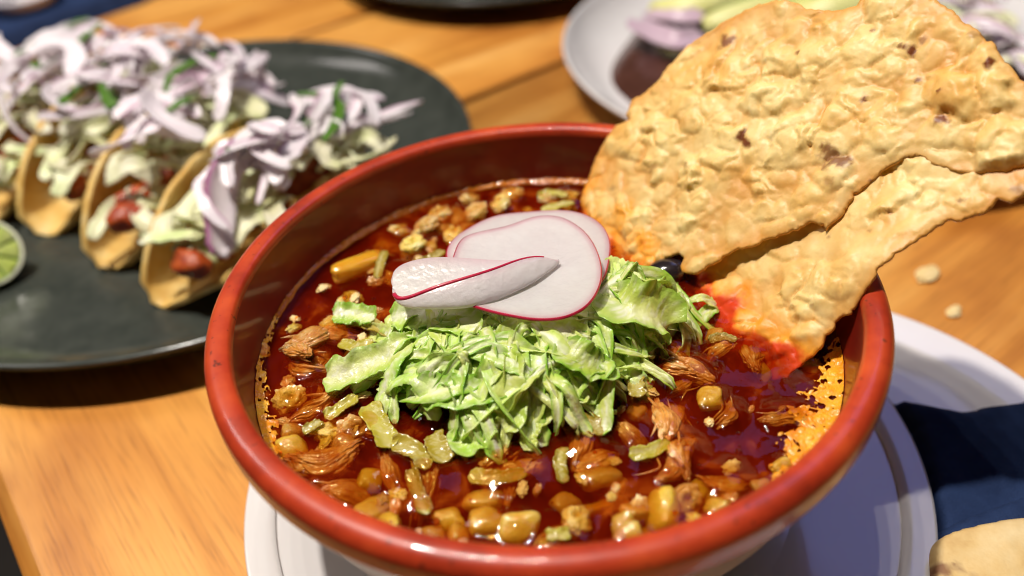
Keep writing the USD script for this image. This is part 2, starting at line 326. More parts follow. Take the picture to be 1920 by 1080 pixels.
DC = A(-.1565, .1835)
plate('dark_plate', DC, .1367, .019, .0, .112, 'black_stoneware', 'large matte black plate holding the row of tacos and a lime', 'plate', t=.005, lip=.003)
plate('saucer', A(.0084, -.0010), .0957, .0132, .0072, .081, 'white_porcelain', 'white saucer directly under the red soup bowl', 'plate', ridge=True, t=.003, foot=.052)
plate('side_plate', A(.0690, -.0160), .090, .0062, .0, .066, 'white_porcelain', 'white side plate right of the bowl, half covered by the navy napkin', 'plate', t=.002, foot=.045)
BC = A(.172, .2584)
plate('serving_plate', BC, .142, .022, .0, .113, 'white_porcelain', 'white plate behind the tostadas with dark brown sauce and avocado', 'plate', t=.004)
KC = at((885, 6), .018)[:2] + A(.02, .125)
plate('far_black_plate', KC, .125, .018, .0, .09, 'black_stoneware', 'black plate edge at the top centre of the picture', 'plate', t=.004)

# ------------------------------------------------------------------ bowl
H = .078; ZS = H - .0185
bw = thing('soup_bowl', 'terracotta red bowl with pale grey outside, full of red soup', 'bowl')
outer = smooth_profile([(.034, .0125), (.0345, .0150), (.0495, .0210), (.0640, .0340), (.0722, .0500), (.0747, .0625), (.0752, .0688)], 60)
foot = [(.0, .0122), (.030, .0122), (.031, .0105), (.0335, .0105), (.034, .0125)]
obj('outer_wall', lathe(np.vstack([foot[:-1], outer]), 192), 'grey_glaze', bw)
rim = [(.0752, .0688), (.0770, .0684)]
for a in np.linspace(-80, 0, 8):
    rim.append((.0770 + .0030 * math.cos(math.radians(a)), .0714 + .0030 * math.sin(math.radians(a))))
for a in np.linspace(0, 100, 12):
    rim.append((.0766 + .0034 * math.cos(math.radians(a)), H - .0034 + .0034 * math.sin(math.radians(a))))
rim += [(.0753, H - .0001), (.0744, H - .0004), (.0739, H - .0009), (.0736, H - .0017), (.0735, H - .0026)]
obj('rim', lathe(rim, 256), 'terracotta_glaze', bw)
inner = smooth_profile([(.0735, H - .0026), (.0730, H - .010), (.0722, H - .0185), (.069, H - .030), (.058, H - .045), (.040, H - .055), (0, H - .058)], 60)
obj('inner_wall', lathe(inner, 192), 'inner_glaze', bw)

mm = .001
HAND = [('chicken', 558, 662, 15 * mm, 1.9, .0016), ('chicken', 590, 640, 17 * mm, .9, .0020), ('chicken', 622, 628, 13 * mm, .1, .0014), ('chicken', 570, 690, 12 * mm, 2.6, .0010),
        ('chicken', 605, 866, 17 * mm, .15, .0010), ('chicken', 655, 920, 14 * mm, -.25, -.0002), ('chicken', 600, 750, 13 * mm, .1, .0006), ('chicken', 575, 770, 9 * mm, .5, .0008),
        ('chicken', 1262, 690, 11 * mm, -.9, .0016), ('chicken', 1295, 695, 12 * mm, -.6, .0014), ('chicken', 1248, 790, 13 * mm, 1.5, .0018), ('chicken', 1272, 848, 12 * mm, 1.2, .0016), ('chicken', 1262, 880, 9 * mm, 1.0, .0012),
        ('chicken', 1205, 720, 10 * mm, .6, .0012), ('chicken', 1368, 778, 7.5 * mm, 1.0, .0012), ('chicken', 1455, 783, 7 * mm, .2, .0010), ('chicken', 1482, 780, 7 * mm, 0., .0010), ('chicken', 1185, 700, 9 * mm, 1.8, .0012),
        ('chicken', 1350, 650, 8 * mm, .2, .0006), ('chicken', 1290, 620, 9 * mm, .6, .0008), ('chicken', 1090, 830, 12 * mm, 1.3, .0006), ('chicken', 950, 880, 14 * mm, .1, -.0010), ('chicken', 790, 905, 14 * mm, 1.3, -.0012),
        ('dice', 1332, 743, 8.0 * mm, -.05, .0004), ('dice', 912, 972, 8.5 * mm, .1, .0008), ('dice', 972, 985, 9.0 * mm, .0, .0010), ('dice', 905, 925, 8.5 * mm, -.15, -.0006), ('dice', 838, 962, 7.5 * mm, .2, -.0008),
        ('dice', 1188, 955, 6.0 * mm, .3, .0012), ('dice', 1168, 978, 6.5 * mm, .0, .0012), ('dice', 1180, 1000, 8.0 * mm, .2, .0006), ('dice', 1060, 925, 7.0 * mm, .5, -.0016), ('dice', 700, 948, 8.5 * mm, .9, .0004),
        ('dice', 720, 975, 7.0 * mm, -.2, .0004), ('dice', 1468, 872, 5.5 * mm, .5, .0010), ('dice', 1120, 880, 9.0 * mm, .2, -.0004), ('dice', 545, 835, 8.0 * mm, -1.0, .0004), ('dice', 545, 800, 7 * mm, .5, -.0006),
        ('dice', 640, 830, 9 * mm, .9, -.0004), ('dice', 690, 890, 8.0 * mm, 1.4, -.0004), ('dice', 800, 1000, 7.5 * mm, .3, -.0004), ('dice', 1345, 945, 6.0 * mm, .5, .0006), ('dice', 1310, 905, 6.0 * mm, .9, -.0010),
        ('dice', 1430, 905, 5 * mm, .2, .0004), ('dice', 1250, 620, 6 * mm, -.5, .0006), ('dice', 1340, 625, 6 * mm, -.2, .0004), ('dice', 1030, 1020, 6 * mm, .2, .0006), ('dice', 1240, 945, 10 * mm, 1.4, -.0004),
        ('carrot', 672, 500, 20 * mm, .62, .0012), ('carrot', 1118, 930, 10 * mm, .4, -.0028),
        ('hominy', 892, 402, 9 * mm, 0, .0022), ('hominy', 938, 385, 8 * mm, 1, .0016), ('hominy', 800, 425, 9 * mm, 0, .0018), ('hominy', 775, 462, 8.5 * mm, .4, .0018), ('hominy', 830, 405, 8 * mm, .4, .0014), ('hominy', 850, 440, 8 * mm, 1, .0012),
        ('hominy', 960, 365, 8 * mm, .4, .0012), ('hominy', 1030, 375, 9 * mm, .2, .0016), ('hominy', 1065, 370, 8 * mm, .2, .0010), ('hominy', 750, 430, 8 * mm, .2, .0006), ('hominy', 700, 480, 8 * mm, .2, .0006), ('hominy', 880, 375, 7 * mm, .2, .0014),
        ('hominy', 625, 610, 9 * mm, .2, .0006), ('hominy', 620, 800, 10 * mm, .3, -.0004), ('hominy', 1285, 925, 9 * mm, .3, -.0010), ('hominy', 660, 800, 9 * mm, .3, .0002), ('hominy', 540, 745, 8 * mm, .3, .0002)]
PIECES = [[k, px, py, s * (.86 if k in ('dice', 'hominy') and px > 560 else 1), rot, dz - (.0012 if py > 800 and k != 'chicken' else .0006)] for k, px, py, s, rot, dz in HAND]
rng = np.random.default_rng(21)
while len(PIECES) < len(HAND) + 190:
    a, r = rng.uniform(0, 6.283), .067 * math.sqrt(rng.uniform(.03, 1))
    p = A(r * math.cos(a), r * math.sin(a), H - .0185); q = p - CAM; z = q @ FW
    px, py = 960 + 1536 * (q @ RT) / z, 540 - 1536 * (q @ UP) / z
    if (1290 < px < 1480 and 690 < py < 900) or (px > 1080 and py < 640):
        continue
    k = rng.choice(['hominy', 'dice', 'chicken', 'crumb'], p=[.12, .18, .34, .36])
    s = {'hominy': 7, 'dice': 4.8, 'chicken': 11, 'crumb': 3.4}[k] * mm * rng.uniform(.75, 1.2)
    PIECES.append([k, px, py, s, rng.uniform(0, 6.28), .0003 if k == 'crumb' else -.0006 - rng.uniform(0, 1) ** 1.3 * .0042])

for _ in range(70):
    a, r = rng.uniform(0, 6.283), .068 * math.sqrt(rng.uniform(.05, 1))
    p = A(r * math.cos(a), r * math.sin(a), H - .0185); q = p - CAM; z = q @ FW
    px, py = 960 + 1536 * (q @ RT) / z, 540 - 1536 * (q @ UP) / z
    if not (px > 1080 and py < 640):
        PIECES.append(['crumb', px, py, rng.uniform(1.3, 3.4) * mm, rng.uniform(0, 6.28), rng.uniform(-.0004, .0006)])

def film(x, y):                                  # the broth creeps up over what floats just under its skin
    h = np.zeros_like(x)
    for k, px, py, s, rot, dz in PIECES:
        if k not in ('carrot', 'crumb') and -.003 < dz < .0012:
            p = at((px, py), H - .0185); h = np.maximum(h, np.clip(dz + .26 * s, 0, .0021) * np.exp(-(((x - p[0]) ** 2 + (y - p[1]) ** 2) / (.50 * s) ** 2) ** 1.4))
    return h

# ------------------------------------------------------------------ broth
RB = .0724
def ripples(x, y):
    p = np.stack([x, y, np.zeros_like(x)], -1)
    h = (fbm(p * 160, 3, 5) - .5) * .0005 + (fbm(p * 420 + 3, 2, 9) - .5) * .00022
    r = np.hypot(x, y)
    return h + .0011 * np.exp(-(RB - r) / .0012)
nr, na = 150, 420
rr = RB * np.linspace(0, 1, nr) ** .8; aa = np.arange(na) * 2 * np.pi / na
X, Y = rr[:, None] * np.cos(aa), rr[:, None] * np.sin(aa)
Z = ZS + ripples(X, Y) + film(X, Y)
top = np.stack([X, Y, Z], -1)
bp = smooth_profile([(RB, ZS - .001), (.0700, ZS - .009), (.066, ZS - .015), (0, ZS - .0155)], 12)
bot = np.stack([bp[:, 0:1] * np.cos(aa), bp[:, 0:1] * np.sin(aa), np.broadcast_to(bp[:, 1:2], (12, na))], -1)
V = np.vstack([top, bot])
obj('broth', (V.reshape(-1, 3), grid_faces(len(V), na, wrap_m=True)), 'broth', label='glossy deep red chilli broth filling the soup bowl', cat='broth')

# pale foam of tiny bubbles along the wall
def foam_sheet(name, P2, hole_p, seed, label, base=.0002, amp=.00038, keep=None, cell=.0009):
    rng = np.random.default_rng(seed)
    lo, hi = P2.min(0), P2.max(0); area = np.prod(hi - lo)
    seeds = rng.uniform(lo, hi, (int(area / cell ** 2), 2)); rad = rng.uniform(.5, 1.0, len(seeds)) * cell * rng.choice([.8, 1.0, 1.7], len(seeds), p=[.6, .3, .1])
    d, i = cKDTree(seeds).query(P2, k=3)
    w = (d / rad[i]).min(1); k = i[np.arange(len(i)), (d / rad[i]).argmin(1)]
    h = np.sqrt(np.clip(1 - w ** 2, 0, 1))
    hole = rng.uniform(size=len(seeds)) < hole_p
    return h * amp * (rad[k] / cell), hole[k] & (w < .66), rng.uniform(size=len(seeds))[k]

def ring_foam(name, a0, a1, width, seed, label, hole_p=.05, plain=False):
    n = int((a1 - a0) * RB / .00032); m = 60
    ang = np.linspace(a0, a1, n); s = np.linspace(0, 1, m)
    w = width((ang - a0) / (a1 - a0), ang)
    ragged = .7 + .6 * fbm(np.stack([ang * 18, ang * 0, ang * 0 + seed], -1), 4, seed)
    R = RB - .0002 - (w * ragged)[:, None] * s[None, :]
    P = np.stack([R * np.cos(ang)[:, None], R * np.sin(ang)[:, None]], -1)
    h, hole, cr = foam_sheet(name, P.reshape(-1, 2), hole_p, seed, label)
    z = ZS + ripples(P[..., 0], P[..., 1]) + .00025 + h.reshape(n, m) * (1 - s[None, :] ** 6) - .0003 * s[None, :] ** 5
    F = grid_faces(n, m)
    edge = (.6 * cr + .4 * fbm(np.concatenate([P.reshape(-1, 2) * 330, np.zeros((n * m, 1))], 1), 4, seed + 3)) < .80 * np.tile(s, n) ** 1.7
    bad = hole | edge
    if plain:
        h = h * .15; bad = np.zeros(n * m, bool)
    F = F[~bad[F].any(1)]
    V = np.concatenate([P, z[..., None]], -1).reshape(-1, 3)
    obj(name, (V, F), 'oil_line' if plain else 'foam', label=label, cat='foam', kind='stuff')
d = lambda px: (lambda p: math.atan2(p[1], p[0]))(at(px, ZS))
ring_foam('broth_foam', d((1330, 935)), d((1625, 640)), lambda t, a: .0015 + .0095 * np.sin(np.pi * np.clip(t, 0, 1)) ** 1.2, 3, 'bright orange bubbly foam along the right bowl wall')
ring_foam('broth_foam', math.pi * 2 + d((545, 600)) if d((545, 600)) < 0 else d((545, 600)), 2 * math.pi + d((600, 935)), lambda t, a: .0012 + .0028 * np.sin(np.pi * t) ** 1.5, 4, 'thin pale frothy line along the left bowl wall', .08)
ring_foam('broth_foam', d((1250, 360)), d((545, 600)), lambda t, a: .0010 + .0008 * np.sin(7 * t) ** 2, 6, 'narrow orange oily line along the back bowl wall', 0, True)

# oil beads and bubbles
dr = []
rng = np.random.default_rng(8)
uvs = trimesh.creation.icosphere(2)
for k in range(230):
    a, r = rng.uniform(0, 6.283), RB * .97 * math.sqrt(rng.uniform(.08, 1))
    s = rng.choice([.0004, .0006, .0009], p=[.6, .3, .1]) * rng.uniform(.7, 1.2)
    x, y = r * math.cos(a), r * math.sin(a)
    dr.append((uvs.vertices * A(s, s, s * .55) + A(x, y, ZS + float(ripples(np.array([x]), np.array([y]))[0])), uvs.faces))
obj('oil_beads', cat(dr), 'oil', label='tiny glossy oil beads dotted over the red broth', cat='oil beads', kind='stuff')

# ------------------------------------------------------------------ pieces floating in the broth
def place_name(px, py):
    if py < 480: return 'behind the radish slices near the back wall'
    if px < 700: return 'left of the lettuce heap near the left wall'
    if px < 1080 and py > 830: return 'in front of the lettuce heap near the front rim'
    if px >= 1080 and py > 880: return 'near the front right of the rim'
    if px > 1300: return 'in open broth near the right-hand foam'
    return 'at the right foot of the lettuce heap'

def blob(rng, size, squash, sub=3, amp=.18, freq=1.6, seed=0):
    m = trimesh.creation.icosphere(sub); v = np.array(m.vertices)
    v = v * (1 + amp * 2 * (fbm(v * freq + seed, 3, seed) - .5))[:, None]
    return v * size * squash, m.faces

def dice(rng, sx, sy, sz, seed):
    m = trimesh.creation.box(); m = m.subdivide().subdivide().subdivide()
    v = np.array(m.vertices) * 2
    v = v / (np.sum(np.abs(v) ** 3.2, 1) ** (1 / 3.2))[:, None]
    v = v * A(1 + .15 * math.sin(seed), 1, 1); v[:, 0] += .22 * math.sin(seed * 3) * v[:, 1]; v[:, 2] += .18 * v[:, 0] ** 2 * math.cos(seed)
    v = v * (1 + .22 * (fbm(v * 1.4 + seed, 3, seed) - .5) * 2)[:, None]
    return v * A(sx, sy, sz) / 2, m.faces

def water(p): return ZS + float(ripples(np.array([p[0]]), np.array([p[1]]))[0])

def put_piece(kind, px, py, size, rot=None, dz=.0, label=None, tilt=.25, asp=None):
    rng = np.random.default_rng(int(px * 7 + py * 13) & 0xffffff)
    p = at((px, py), ZS)
    if math.hypot(p[0], p[1]) > RB - size * .35:
        p[:2] *= (RB - size * .45) / math.hypot(p[0], p[1])
    rot = rng.uniform(0, 6.28) if rot is None else rot
    s = size
    if kind == 'hominy':
        v, f = blob(rng, s / 2, A(1.0, .80, .50), 4, .42, 2.4, int(px) % 97)
        v[:, 2] -= .18 * s * np.exp(-((v[:, 0] - .1 * s) ** 2 + v[:, 1] ** 2) / (.12 * s) ** 2) * (v[:, 2] > 0)
        m = 'hominy'; nm, lab, ct = 'hominy_kernel', 'plump pale hominy kernel', 'corn kernel'
    elif kind == 'dice':
        v, f = dice(rng, s, s * (asp or .8), s * .55, int(px) % 89)
        m = 'onion_dice'; nm, lab, ct = 'onion_dice', 'translucent pale square of diced onion', 'diced onion'
    elif kind == 'carrot':
        v, f = dice(rng, s, s * (asp or .3), s * .28, int(px) % 89)
        m = 'carrot'; nm, lab, ct = 'carrot_stick', 'bright orange carrot stick', 'carrot'
    elif kind == 'crumb':
        v, f = blob(rng, s / 2, A(1.2, .75, .4), 3, .75, 2.6, int(px) % 83)
        m = ('chicken', 'hominy', 'onion_dice', 'crumb')[int(rng.integers(4))]; nm, lab, ct = 'soup_crumb', 'small ragged orange crumb', 'crumb'
    else:
        bend = rng.uniform(-.6, .6); sd_ = int(px * 3 + py) % 211
        m_ = trimesh.creation.icosphere(4); v = np.array(m_.vertices)
        x = v[:, 0]
        taper = 1 - .55 * np.abs(x) ** 2 * (1 + .5 * np.sign(x) * math.sin(sd_))
        rid = fbm(v * A(1.1, 6.5, 6.5) + sd_, 3, sd_) - .5
        v = v * A(s * .50, s * .23, s * .15) * np.stack([np.ones(len(v)), taper, taper], 1) * (1 + .55 * rid + .5 * (fbm(v * 1.7 + sd_, 2, sd_ + 1) - .5))[:, None]
        v[:, 1] += bend * s * .5 * x ** 2; v[:, 2] += .04 * s * np.sin(x * 3 + sd_)
        parts = [(v, m_.faces)]
        for q in range(3):
            t = np.linspace(-.5, .5, 12); L = s * rng.uniform(.7, 1.25); off = rng.normal(0, 1, 2) * A(.10, .06) * s
            pts = np.stack([t * L + rng.normal(0, .08) * s, off[0] * (1 + np.abs(t) * rng.uniform(-1, 2)) + bend * s * .9 * (t ** 2) * 2, off[1] + .06 * s * np.cos(t * 5 + q)], 1)
            parts.append(tube(pts, s * rng.uniform(.018, .040) * np.clip(1 - np.abs(t * 2) ** 3, .12, 1), 6))
        v, f = cat(parts); m = 'chicken'; nm, lab, ct = 'chicken_shred', 'shredded piece of orange-stained chicken', 'chicken'
    T = trimesh.transformations.euler_matrix(rng.normal(0, tilt), rng.normal(0, tilt), 0)[:3, :3]
    v = rotz(v @ T.T, rot) + A(p[0], p[1], water(p) + dz)
    where = place_name(px, py)
    obj(nm, (v, f), m, label=label or '%s %s' % (lab, where), cat=ct, group=None if label else '%s pieces %s' % (ct, where))

for k, px, py, s, rot, dz in PIECES:
    put_piece(k, px, py, s, rot, dz - (.0007 if k == 'dice' else .0010 if k == 'chicken' else .0005), label='long orange carrot stick floating by the left back wall' if (k, px) == ('carrot', 672) else 'orange carrot chunk sunk in the front broth' if k == 'carrot' else None)
v, f = blob(np.random.default_rng(3), .0050, A(1.2, .85, .7), 3, .08, 1.3, 5)
obj('black_bean', (v + at((1254, 508), ZS + .0008), f), 'black_bean', label='shiny black bean in the broth under the front tostada edge', cat='bean')

# ------------------------------------------------------------------ lettuce
def strip(path, width, up, seed, ruffle=.0012, cup=.3, thick=.00032, n=26, m=9, twist=0.):
    P = catmull(path, n); t = np.gradient(P, axis=0); t /= np.linalg.norm(t, axis=1, keepdims=True) + 1e-12
    u = np.cross(t, np.broadcast_to(up, P.shape)); u /= np.linalg.norm(u, axis=1, keepdims=True) + 1e-12
    nn = np.cross(u, t)
    s = np.linspace(0, 1, n); v = np.linspace(-1, 1, m)
    tw = twist * (s - .5)
    u, nn = u * np.cos(tw)[:, None] + nn * np.sin(tw)[:, None], nn * np.cos(tw)[:, None] - u * np.sin(tw)[:, None]
    jag = lambda k: 1 + .55 * (fbm(np.stack([s * 7, s * 0 + k, s * 0 + seed], -1), 3, seed) - .5)
    end = np.clip(np.minimum(s, 1 - s) * 14, .3, 1) ** .6
    w = np.where(v[None, :] < 0, (jag(1) * end)[:, None], (jag(5) * end)[:, None]) * width / 2
    side = v[None, :] * w
    q = np.stack(np.broadcast_arrays(s[:, None] * 8.5, v[None, :] * 2.2, np.float64(seed * 1.7)), -1)
    ruf = ruffle * 2 * (fbm(q, 3, seed) - .5) * (.35 + np.abs(v[None, :]))
    G = P[:, None] + u[:, None] * side[..., None] + nn[:, None] * (ruf + cup * width * (v[None, :] ** 2) * .5)[..., None]
    V, F = sheet(G, thick)
    ribv = np.exp(-((v[None, :] - .3 * math.sin(seed)) / .34) ** 2) * (.35 + .65 * noise(np.stack([s * 3, s * 0, s * 0 + seed], -1), seed))[:, None]
    vein = (np.abs(fbm(q * A(2.2, 2.2, 1), 3, seed + 7) - .5) < .035) * .5
    rib = np.clip(ribv * 1.25 * (.25 + .75 * (math.sin(seed * 2.3) * .5 + .5)) + vein, 0, 1)
    edge = np.clip(np.abs(v[None, :]) ** 2 * 1.0 * (math.cos(seed * 1.9) * .5 + .5) + 0 * s[:, None], 0, 1)
    return (V, F), {'rib': np.tile(rib.ravel(), 2), 'edge': np.tile((edge * (1 - rib)).ravel(), 2)}

LC = A(-.0085, -.0100)
def mound(x, y):
    dx, dy = (x - LC[0]) / .035, (y - LC[1]) / .028
    h = .0125 * np.exp(-1.5 * (dx ** 2 + dy ** 2) ** 1.3)
    return h + .010 * np.exp(-(((x - .0235) / .011) ** 2 + ((y - .0035) / .0085) ** 2))

rng = np.random.default_rng(5)
k = 0
while k < 270:
    a = rng.uniform(0, 6.283); r = math.sqrt(rng.uniform(0, 1))
    x, y = LC[0] + .0315 * r * math.cos(a), LC[1] + .0215 * r * math.sin(a)
    if k % 6 == 0:
        x, y = .0225 + rng.normal(0, .007), .003 + rng.normal(0, .0055)
    L = rng.uniform(.013, .038) * (1.1 - .35 * r); th = a + rng.normal(0, .8) + (math.pi / 2 if rng.uniform() < .35 else 0)
    w = rng.uniform(.0016, .0052); lift = rng.uniform(0, .0035) * (1 - .6 * r) + (.0014 if k > 180 else 0)
    nP = 5; pts = []
    bend = rng.normal(0, .5)
    for i in range(nP):
        t = i / (nP - 1) - .5; hd = th + bend * t
        xx, yy = x + L * t * math.cos(hd), y + L * t * math.sin(hd)
        z = ZS + mound(xx, yy) * rng.uniform(.82, 1.06) + lift + rng.normal(0, .0009) - .0035 * (abs(t) * 2) ** 2
        z = min(z, ZS + .0112) if -.043 < xx < .019 and -.014 < yy < .034 else z
        pts.append((xx, yy, max(z, ZS - .002)))
    up = A(rng.normal(0, .55), rng.normal(0, .55) - .15, 1)
    me, pv = strip(np.array(pts), w, up, k + 1, ruffle=rng.uniform(.0006, .0018), cup=rng.uniform(-.4, .5), thick=.00026, twist=rng.normal(0, .8))
    size = ('short' if L < .018 else 'long' if L > .026 else 'middling') + (' thin' if w < .0028 else ' wide' if w > .0042 else '')
    hz = 'left' if x < -.022 else 'right' if x > -.002 else 'middle'
    where = 'on the right-hand clump of the heap' if x > .014 else 'on the left slope of the heap' if x < -.03 else 'on the %s of the front slope of the heap' % hz if y < -.020 else 'under the radish at the %s back of the heap' % hz if y > -.003 else 'at the %s of the heap before the radish' % hz
    obj('lettuce_shred', me, 'lettuce', pv=pv, label='%s pale green lettuce shred %s' % (size, where), cat='lettuce shred', group='%s lettuce shreds %s' % (size, where))
    k += 1
SPECIAL = [([(612, 706, 3.0), (650, 700, 4.5), (690, 684, 6.0), (730, 664, 8.0), (770, 640, 9.5)], .0085, 'long pale lettuce shred reaching out left over the broth', .3, 201),
           ([(938, 642, 10), (960, 622, 12.4), (1010, 615, 13.0), (1060, 620, 12.2), (1105, 632, 10.5)], .0052, 'arched pale lettuce shred just below the radish slice', .5, 203),
           ([(945, 655, 12), (950, 690, 11.5), (958, 735, 9), (960, 775, 6.0), (942, 800, 4)], .0075, 'lettuce shred hanging down the middle front of the heap', .4, 204),
           ([(780, 745, 6), (830, 735, 8), (880, 738, 8.5), (930, 725, 8.5), (960, 700, 9)], .0080, 'broad curved lettuce shred lying across the front of the heap', .3, 205),
           ([(870, 800, 2.5), (880, 825, 1.5), (900, 812, 2.5), (925, 790, 4)], .0075, 'curled lettuce shred at the lowest front tip of the heap', .5, 206),
           ([(1000, 845, 1), (992, 815, 2.2), (1010, 790, 3.2), (1030, 770, 3.5)], .0040, 'thin hooked lettuce shred dipping into the broth in front', .4, 207),
           ([(700, 600, 3), (660, 590, 3), (625, 592, 2.4)], .0060, 'dull lettuce shred stretching left behind the heap', .3, 208),
           ([(1150, 560, 11), (1185, 575, 12.5), (1225, 590, 10.5), (1250, 615, 6)], .0130, 'wide crinkled lettuce leaf piece on the right-hand clump', .5, 209),
           ([(1130, 520, 10), (1160, 522, 11), (1200, 535, 8)], .0100, 'pale lettuce piece tucked beside the radish edge', .4, 210),
           ([(735, 600, 8), (790, 590, 10), (850, 600, 12), (900, 618, 12.5)], .0090, 'green lettuce shred under the left tip of the radish', .3, 211),
           ([(1060, 650, 12), (1085, 672, 11.5), (1120, 690, 9), (1148, 690, 7.5)], .0080, 'folded lettuce piece on the right front of the heap', .5, 212),
           ([(1030, 715, 6.5), (1060, 722, 6), (1095, 735, 4)], .0095, 'crinkled veiny lettuce piece at the right foot of the heap', .5, 213)]
for pts, w, lab, cup, sd in SPECIAL:
    P = np.array([at((a, b), ZS + c * mm) for a, b, c in pts])
    me, pv = strip(P, w, A(0, -.35, 1), sd, ruffle=.0016, cup=cup, n=34, m=11, twist=.3)
    obj('lettuce_shred', me, 'lettuce', pv=pv, label=lab, cat='lettuce shred')
WET = [([(608, 780, .8), (640, 765, 1.2), (668, 742, 1.6)], .0055), ([(568, 810, .8), (585, 800, 1.2), (602, 790, 1)], .0045), ([(690, 760, 1.5), (712, 800, 1.2), (735, 838, .8)], .009), ([(735, 830, .8), (775, 845, 1), (800, 880, .6)], .007),
       ([(770, 880, .6), (785, 920, .2), (800, 965, .4)], .0055), ([(810, 815, 1), (825, 845, 1.2), (832, 868, 1)], .0085), ([(1180, 850, .8), (1215, 848, 1), (1255, 828, 1)], .0055), ([(1190, 700, 2), (1192, 725, 2), (1198, 745, 1.5)], .007),
       ([(1075, 790, 1.6), (1105, 795, 1.4), (1135, 812, .8)], .0085), ([(1025, 1005, .9), (1045, 1002, 1.2), (1068, 1000, .9)], .0045), ([(722, 470, 1.5), (712, 500, 1), (708, 522, .8)], .0045), ([(1010, 372, 2), (1035, 362, 2.4), (1062, 370, 1.6)], .005),
       ([(1015, 395, 2), (1040, 388, 2.4), (1075, 380, 1.6)], .005), ([(640, 640, 1), (670, 650, 2), (700, 640, 3)], .006), ([(1060, 905, -.6), (1050, 870, .8), (1058, 840, .8)], .005), ([(880, 890, -.4), (930, 896, .0), (985, 885, -.3)], .006),
       ([(650, 600, 1.2), (700, 610, 2), (730, 630, 3)], .006), ([(1170, 640, 4), (1200, 665, 2.5), (1215, 690, 1.5)], .006), ([(830, 470, 2), (800, 490, 2), (770, 500, 1.5)], .006), ([(1330, 640, .8), (1355, 632, 1.2), (1380, 640, .8)], .004)]
for i, (pts, w) in enumerate(WET):
    P = np.array([at((a, b), ZS + c * mm) for a, b, c in pts])
    me, pv = strip(P, w * .58, A(0, -.2, 1), 300 + i, ruffle=.0006, cup=.25, n=22, m=9, twist=.35)
    where = place_name(pts[1][0], pts[1][1])
    obj('wet_lettuce_shred', me, 'wet_lettuce', pv=pv, label='wilted olive-green lettuce shred soaking %s' % where, cat='lettuce shred', group='wilted lettuce shreds %s' % where)

# ------------------------------------------------------------------ radish slices
def flat_slice(name, outline, z, tiltv, thick, label, seed, cupd=0.0):
    """A thin wavy slice from an outline (n, 2) on a plane; flesh plus its red skin edge."""
    o = np.asarray(outline); c = o.mean(0)
    n, m = len(o), 14
    s = np.linspace(0, 1, m)
    G = np.zeros((m, n, 3))
    for i, q in enumerate(s):
        xy = c + (o - c) * q
        G[i, :, :2] = xy
        G[i, :, 2] = z + (xy - c) @ tiltv + cupd * q * q + .0006 * (fbm(np.concatenate([xy * 90, np.zeros((n, 1))], 1), 2, seed) - .5)
    top = G + A(0, 0, thick / 2); bt = G - A(0, 0, thick / 2)
    V = np.vstack([top.reshape(-1, 3), bt.reshape(-1, 3)])
    F = np.vstack([grid_faces(m, n, wrap_m=True), grid_faces(m, n, wrap_m=True, off=m * n, flip=True)])
    e = np.tile(np.repeat(np.clip((s - .90) / .1, 0, 1) ** 1.5 * .75, n), 2)
    p = thing(name, label, 'radish slice')
    obj('flesh', (V, F), 'radish_flesh', p, pv={'edge': e})
    d = o - c; d = d / np.linalg.norm(d, axis=1, keepdims=True)
    prof = [(-.00008, thick / 2 + .00006), (.00022, thick * .38), (.00032, 0), (.00022, -thick * .38), (-.00008, -thick / 2 - .00006)]
    R = np.zeros((len(prof), n, 3))
    for i, (a, b) in enumerate(prof):
        R[i, :, :2] = o + d * a; R[i, :, 2] = G[-1, :, 2] + b
    obj('skin', (R.reshape(-1, 3), grid_faces(len(prof), n, wrap_m=True)), 'radish_skin', p)

def closed(pts, n=110):
    from scipy.interpolate import CubicSpline
    p = np.vstack([pts, pts[:1]]); s = np.r_[0, np.cumsum(np.linalg.norm(np.diff(p, axis=0), axis=1))]
    o = CubicSpline(s, p, bc_type='periodic')(np.linspace(0, s[-1], n, endpoint=False))
    ar = np.sum(o[:, 0] * np.roll(o[:, 1], -1) - np.roll(o[:, 0], -1) * o[:, 1])
    return o if ar > 0 else o[::-1]
zb = ZS + .0135
bpx = [(838, 478), (850, 455), (885, 430), (930, 412), (990, 403), (1050, 401), (1100, 410), (1130, 430), (1143, 462), (1140, 492), (1120, 530), (1040, 545), (930, 535), (865, 512)]
flat_slice('radish_slice', closed(np.array([at(q, zb + .0)[:2] for q in bpx])), zb, A(.0, .05), .0008, 'back radish slice half hidden behind the front slice', 3)
zf = ZS + .0158
fpx = [(856, 480), (872, 456), (910, 444), (958, 433), (1010, 417), (1045, 418), (1080, 433), (1106, 458), (1122, 490), (1127, 522), (1117, 556), (1096, 581), (1064, 598), (1025, 604), (980, 601), (930, 591), (885, 578), (856, 560), (846, 520)]
flat_slice('radish_slice', closed(np.array([at(q, zf + .0003)[:2] for q in fpx])), zf, A(.0, .02), .0008, 'front round radish slice lying on top of the lettuce', 7, cupd=.0014)
